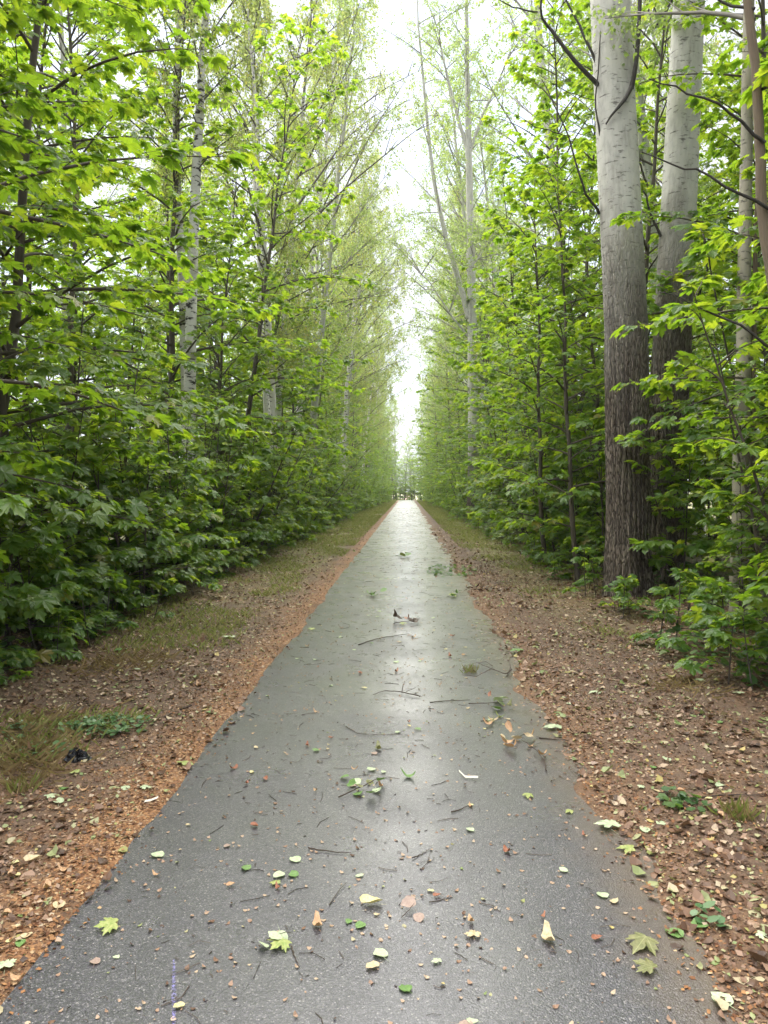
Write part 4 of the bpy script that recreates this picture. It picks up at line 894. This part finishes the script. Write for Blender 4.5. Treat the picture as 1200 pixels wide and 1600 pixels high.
sprig([(855, 1208), (852, 1195), (838, 1180), (815, 1168)], .004, [(797, 1158, 'curled', 'tan', .075), (805, 1166, 'curled', 'tan', .08), (790, 1168, 'curled', 'cream', .07), (802, 1176, 'curled', 'tan', .06), (815, 1160, 'curled', 'cream', .07), (822, 1158, 'curled', 'tan', .07), (833, 1163, 'curled', 'cream', .05), (843, 1188, 'curled', 'tan', .06), (796, 1178, 'curled', 'tan', .06)], 'dry tan sprig of crumpled leaves near the earthen edge')
sprig([(412, 1487), (428, 1482), (447, 1484), (452, 1490)], .002, [(434, 1477, 'aspen', 'pale green', .042), (436, 1491, 'aspen', 'pale green', .05), (412, 1502, 'aspen', 'pale green', .042)], 'thin sprig of three pale round leaves on near asphalt')
sprig([(628, 1446), (640, 1438), (648, 1432)], .002, [(650, 1427, 'aspen', 'grey-brown', .055), (653, 1440, 'aspen', 'grey-brown', .045)], 'pair of grey-brown round leaves on one stalk')
sprig([(615, 976), (632, 974), (652, 975)], .005, [(618, 972, 'curled', 'dark brown', .09), (628, 974, 'curled', 'dark brown', .08), (638, 973, 'curled', 'dark brown', .1), (646, 974, 'curled', 'dark brown', .11), (634, 970, 'curled', 'red-brown', .08), (652, 977, 'curled', 'dark brown', .08)], 'sodden dark brown leaf clump on far asphalt')
sprig([(580, 935), (590, 932), (600, 933)], .004, [(586, 932, 'curled', 'green', .13), (595, 929, 'aspen', 'green', .1), (590, 936, 'curled', 'green', .1)], 'dark green tuft of leaves dropped on far asphalt')
sprig([(698, 934), (707, 932), (716, 932)], .004, [(704, 932, 'maple', 'yellow-green', .11), (712, 933, 'aspen', 'green', .1), (714, 929, 'curled', 'green', .09)], 'green leaf tuft at the far asphalt edge, poplar side')
sprig([(618, 868), (628, 871), (638, 872)], .004, [(621, 869, 'aspen', 'green', .16), (627, 871, 'aspen', 'yellow-green', .17), (634, 872, 'aspen', 'green', .16), (639, 870, 'aspen', 'yellow-green', .14)], 'fresh green sprig lying farthest along the path')
sprig([(733, 1102), (762, 1104), (790, 1103)], .004, [(775, 1100, 'maple', 'pale green', .10), (768, 1112, 'aspen', 'green', .07), (786, 1108, 'aspen', 'pale green', .07), (765, 1097, 'curled', 'red-brown', .05), (795, 1110, 'curled', 'olive', .06)], 'cluster of green leaves and twig near the asphalt edge')
sprig([(752, 1130), (768, 1132), (785, 1132)], .004, [(762, 1130, 'curled', 'cream', .07), (775, 1134, 'curled', 'olive', .07), (788, 1130, 'curled', 'yellow-green', .06), (770, 1138, 'curled', 'tan', .06)], 'cream and olive curled leaf cluster above the dry tan sprig')
sprig([(740, 923), (752, 922), (772, 924)], .005, [(738, 922, 'curled', 'dark brown', .12), (745, 926, 'curled', 'dark brown', .11), (762, 921, 'curled', 'dark brown', .12), (770, 925, 'curled', 'dark brown', .11)], 'withered dark brown leaves standing on the poplar-side verge')
for pts, lab in [([(718, 1212), (728, 1220), (740, 1221), (748, 1223)], 'curled white bark strip on mid-path'), ([(218, 1272), (228, 1268), (240, 1264)], 'white peeled bark strip on the orange crumbs')]:
    g0 = [gp(*p) for p in pts]; ox, oy = g0[0]; oz = top_z(ox, oy); mb = MB(); P = np.array([(p[0] - ox, p[1] - oy, .006 + .006 * abs(i - 1.2)) for i, p in enumerate(g0)]); n = len(P); w = np.array([0, .009, .004])
    mb.add(np.concatenate([P - w * (1, 1, .2), P + (0, .002, .006), P + w]), np.concatenate([np.array([[i, i + 1, n + i + 1, n + i] for i in range(n - 1)]), np.array([[n + i, n + i + 1, 2 * n + i + 1, 2 * n + i] for i in range(n - 1)])]))
    o = link('bark_strip', mb.mesh('bark_strip', M_STRIP, True)); o.location = (ox, oy, oz + .003); tag(o, lab, 'bark strip')

# crumpled black plastic scrap
x, y = gp(108, 1204); gg = np.random.default_rng(91); nu, nv = 26, 12; A, B = np.meshgrid(np.linspace(0, 2 * np.pi, nu, endpoint=False), np.linspace(0.02, 1, nv)); rad = 1 + .28 * np.sin(3 * A + 1) + .18 * np.sin(7 * A + 5 * B) + gg.normal(0, .10, A.shape)
V = np.stack([.075 * rad * np.cos(A) * B, .05 * rad * np.sin(A) * B, .052 * (1 - B ** 2) * (1 + .4 * np.sin(5 * A + 8 * B)) + gg.normal(0, .007, A.shape) + .002], -1)
F = [[i * nu + j, i * nu + (j + 1) % nu, (i + 1) * nu + (j + 1) % nu, (i + 1) * nu + j] for i in range(nv - 1) for j in range(nu)]
mb = MB(); mb.add(V.reshape(-1, 3), F); o = link('plastic_scrap', mb.mesh('plastic_scrap', M_PLASTIC)); o.location = (x, y, top_z(x, y)); tag(o, 'crumpled shiny black plastic scrap on the brown verge', 'plastic scrap')

# ground ivy patches, small plants and grass tufts
def patch_plant(name, px, py, rx, ry, h, n, leaf, mat, label, cat, seed):
    x, y = gp(px, py); q = np.random.default_rng(seed); o = empty(name, (x, y, top_z(x, y))); tag(o, label, cat); a = q.uniform(0, 6.28, n); r = np.sqrt(q.random(n)); X = rx * r * np.cos(a); Y = ry * r * np.sin(a)
    z = ground_z(x + X, y + Y) - top_z(x, y) + q.uniform(.25, 1, n) * h * (1.1 - r * .6); mb = MB(); lie(q, X, Y, z, q.uniform(.7, 1.3, n) * leaf, mb, RT[1], q.random(n), .3); link('leaves', mb.mesh('leaves', mat), o)['kind'] = 'stuff'
    mb = MB()
    for i in range(0, n, 3): mb.tube([(X[i] * .85, Y[i] * .85, -.01), (X[i], Y[i], z[i])], [.0018, .0012], 3)
    link('stems', mb.mesh('stems', M_UNDER), o)['kind'] = 'stuff'
patch_plant('ground_ivy', 165, 1150, .26, .22, .07, 190, .036, M_IVY, 'largest grey-green ground ivy patch on the brown verge, above the black scrap', 'ivy', 95)
patch_plant('ground_ivy', 118, 1152, .14, .16, .05, 60, .034, M_IVY, 'small ground ivy patch joining the largest one on its thicket side', 'ivy', 96)
patch_plant('ground_ivy', 55, 1188, .16, .14, .05, 80, .034, M_IVY, 'ground ivy trailing between the thicket and the black scrap', 'ivy', 97)
patch_plant('ground_ivy', 12, 1160, .12, .16, .05, 50, .036, M_IVY, 'ground ivy sprig closest to the thicket on the brown verge', 'ivy', 98)
patch_plant('verge_weed', 1075, 1262, .12, .14, .06, 34, .045, M_UNDER, 'low green weed beside the grass tuft on dark litter', 'weed', 99)
patch_plant('verge_weed', 705, 893, .5, 1.1, .10, 130, .07, M_UNDER, 'light green weed patch on the verge before the poplar-side thicket', 'weed', 100)
patch_plant('verge_weed', 1105, 1445, .07, .08, .05, 12, .04, M_IVY, 'small round-leaved weed on trodden earth', 'weed', 101)
for i, (px, py, h, n, lab) in enumerate([(1155, 1275, .10, 90, 'bright green grass tuft among brown litter'), (18, 1250, .10, 50, 'straggling half-dry grass tuft at the frame edge of the birch-side verge'), (735, 1112 - 60, .1, 30, 'tiny grass tuft on brown litter by the asphalt')]):
    x, y = gp(px, py); q = np.random.default_rng(110 + i); o = empty('grass_tuft', (x, y, top_z(x, y))); tag(o, lab, 'grass tuft')
    for part, m_, k_ in (('blades', M_GRASS, n), ('dry_blades', M_DRYGRASS, n // 2)):
        a = q.uniform(0, 6.28, k_); e = q.uniform(.3, 1.5, k_); mb = MB(); bake_leaves(mb, (bl[0] * (.5, 1, 1), bl[1]), np.column_stack([q.normal(0, .035, k_), q.normal(0, .035, k_), np.full(k_, -.005)]), frames(np.column_stack([np.cos(a), np.sin(a), e]), np.column_stack([-np.cos(a) * e, -np.sin(a) * e, np.ones(k_)])), h * q.uniform(.5, 1.1, k_), q.random(k_)); link(part, mb.mesh(part, m_), o)['kind'] = 'stuff'

# faint violet chalk streak on near asphalt
mb = MB(); p0, p1 = gp(263, 1520), gp(262, 1640); n = 12
for i in range(n):
    f = i / (n - 1); x = p0[0] + (p1[0] - p0[0]) * f; y = p0[1] + (p1[1] - p0[1]) * f; w = .008 * (1 - .6 * abs(2 * f - 1)); mb.add([(x - w, y, .0045), (x + w, y, .0045)], np.zeros((0, 4), int))
mb.F = [np.array([[2 * i, 2 * i + 1, 2 * i + 3, 2 * i + 2] for i in range(n - 1)])]
tag(link('chalk_streak', mb.mesh('chalk_streak', M_CHALK)), 'faint violet chalk streak on the near asphalt', 'chalk mark')
# far dark post where the path dips out of sight
mb = MB(); mb.tube([(0, 0, -.1), (0, 0, .9), (0, 0, 1.0)], [.07, .07, .05], 10); o = empty('bollard', (.75, 122, float(ground_z(.75, 122)))); tag(o, 'small dark post standing where the path vanishes', 'post')
link('post', mb.mesh('post', M_DEAD, True), o); mb = MB(); mb.tube([(0, 0, .99), (0, 0, 1.10), (0, 0, 1.12)], [.075, .075, .03], 10); link('cap', mb.mesh('cap', M_STRIP, True), o)

# ------------------------------------------------------------------ moist air under the trees
HAZE = 0.0005
k = NT('moist_air'); k.t.links.new(k.n('ShaderNodeVolumePrincipled', Color=(0.93, 0.96, 0.97), Density=HAZE, Anisotropy=0.3), k.out.inputs['Volume'])
mb = MB(); b0, b1 = np.array([-70, -20, -3.0]), np.array([70, 420, 42.0])
mb.add([[(b0, b1)[i][0], (b0, b1)[j][1], (b0, b1)[l][2]] for i in (0, 1) for j in (0, 1) for l in (0, 1)], [[0, 1, 3, 2], [4, 6, 7, 5], [0, 4, 5, 1], [2, 3, 7, 6], [0, 2, 6, 4], [1, 5, 7, 3]])
kind(link('haze', mb.mesh('haze', k.m)), 'stuff')
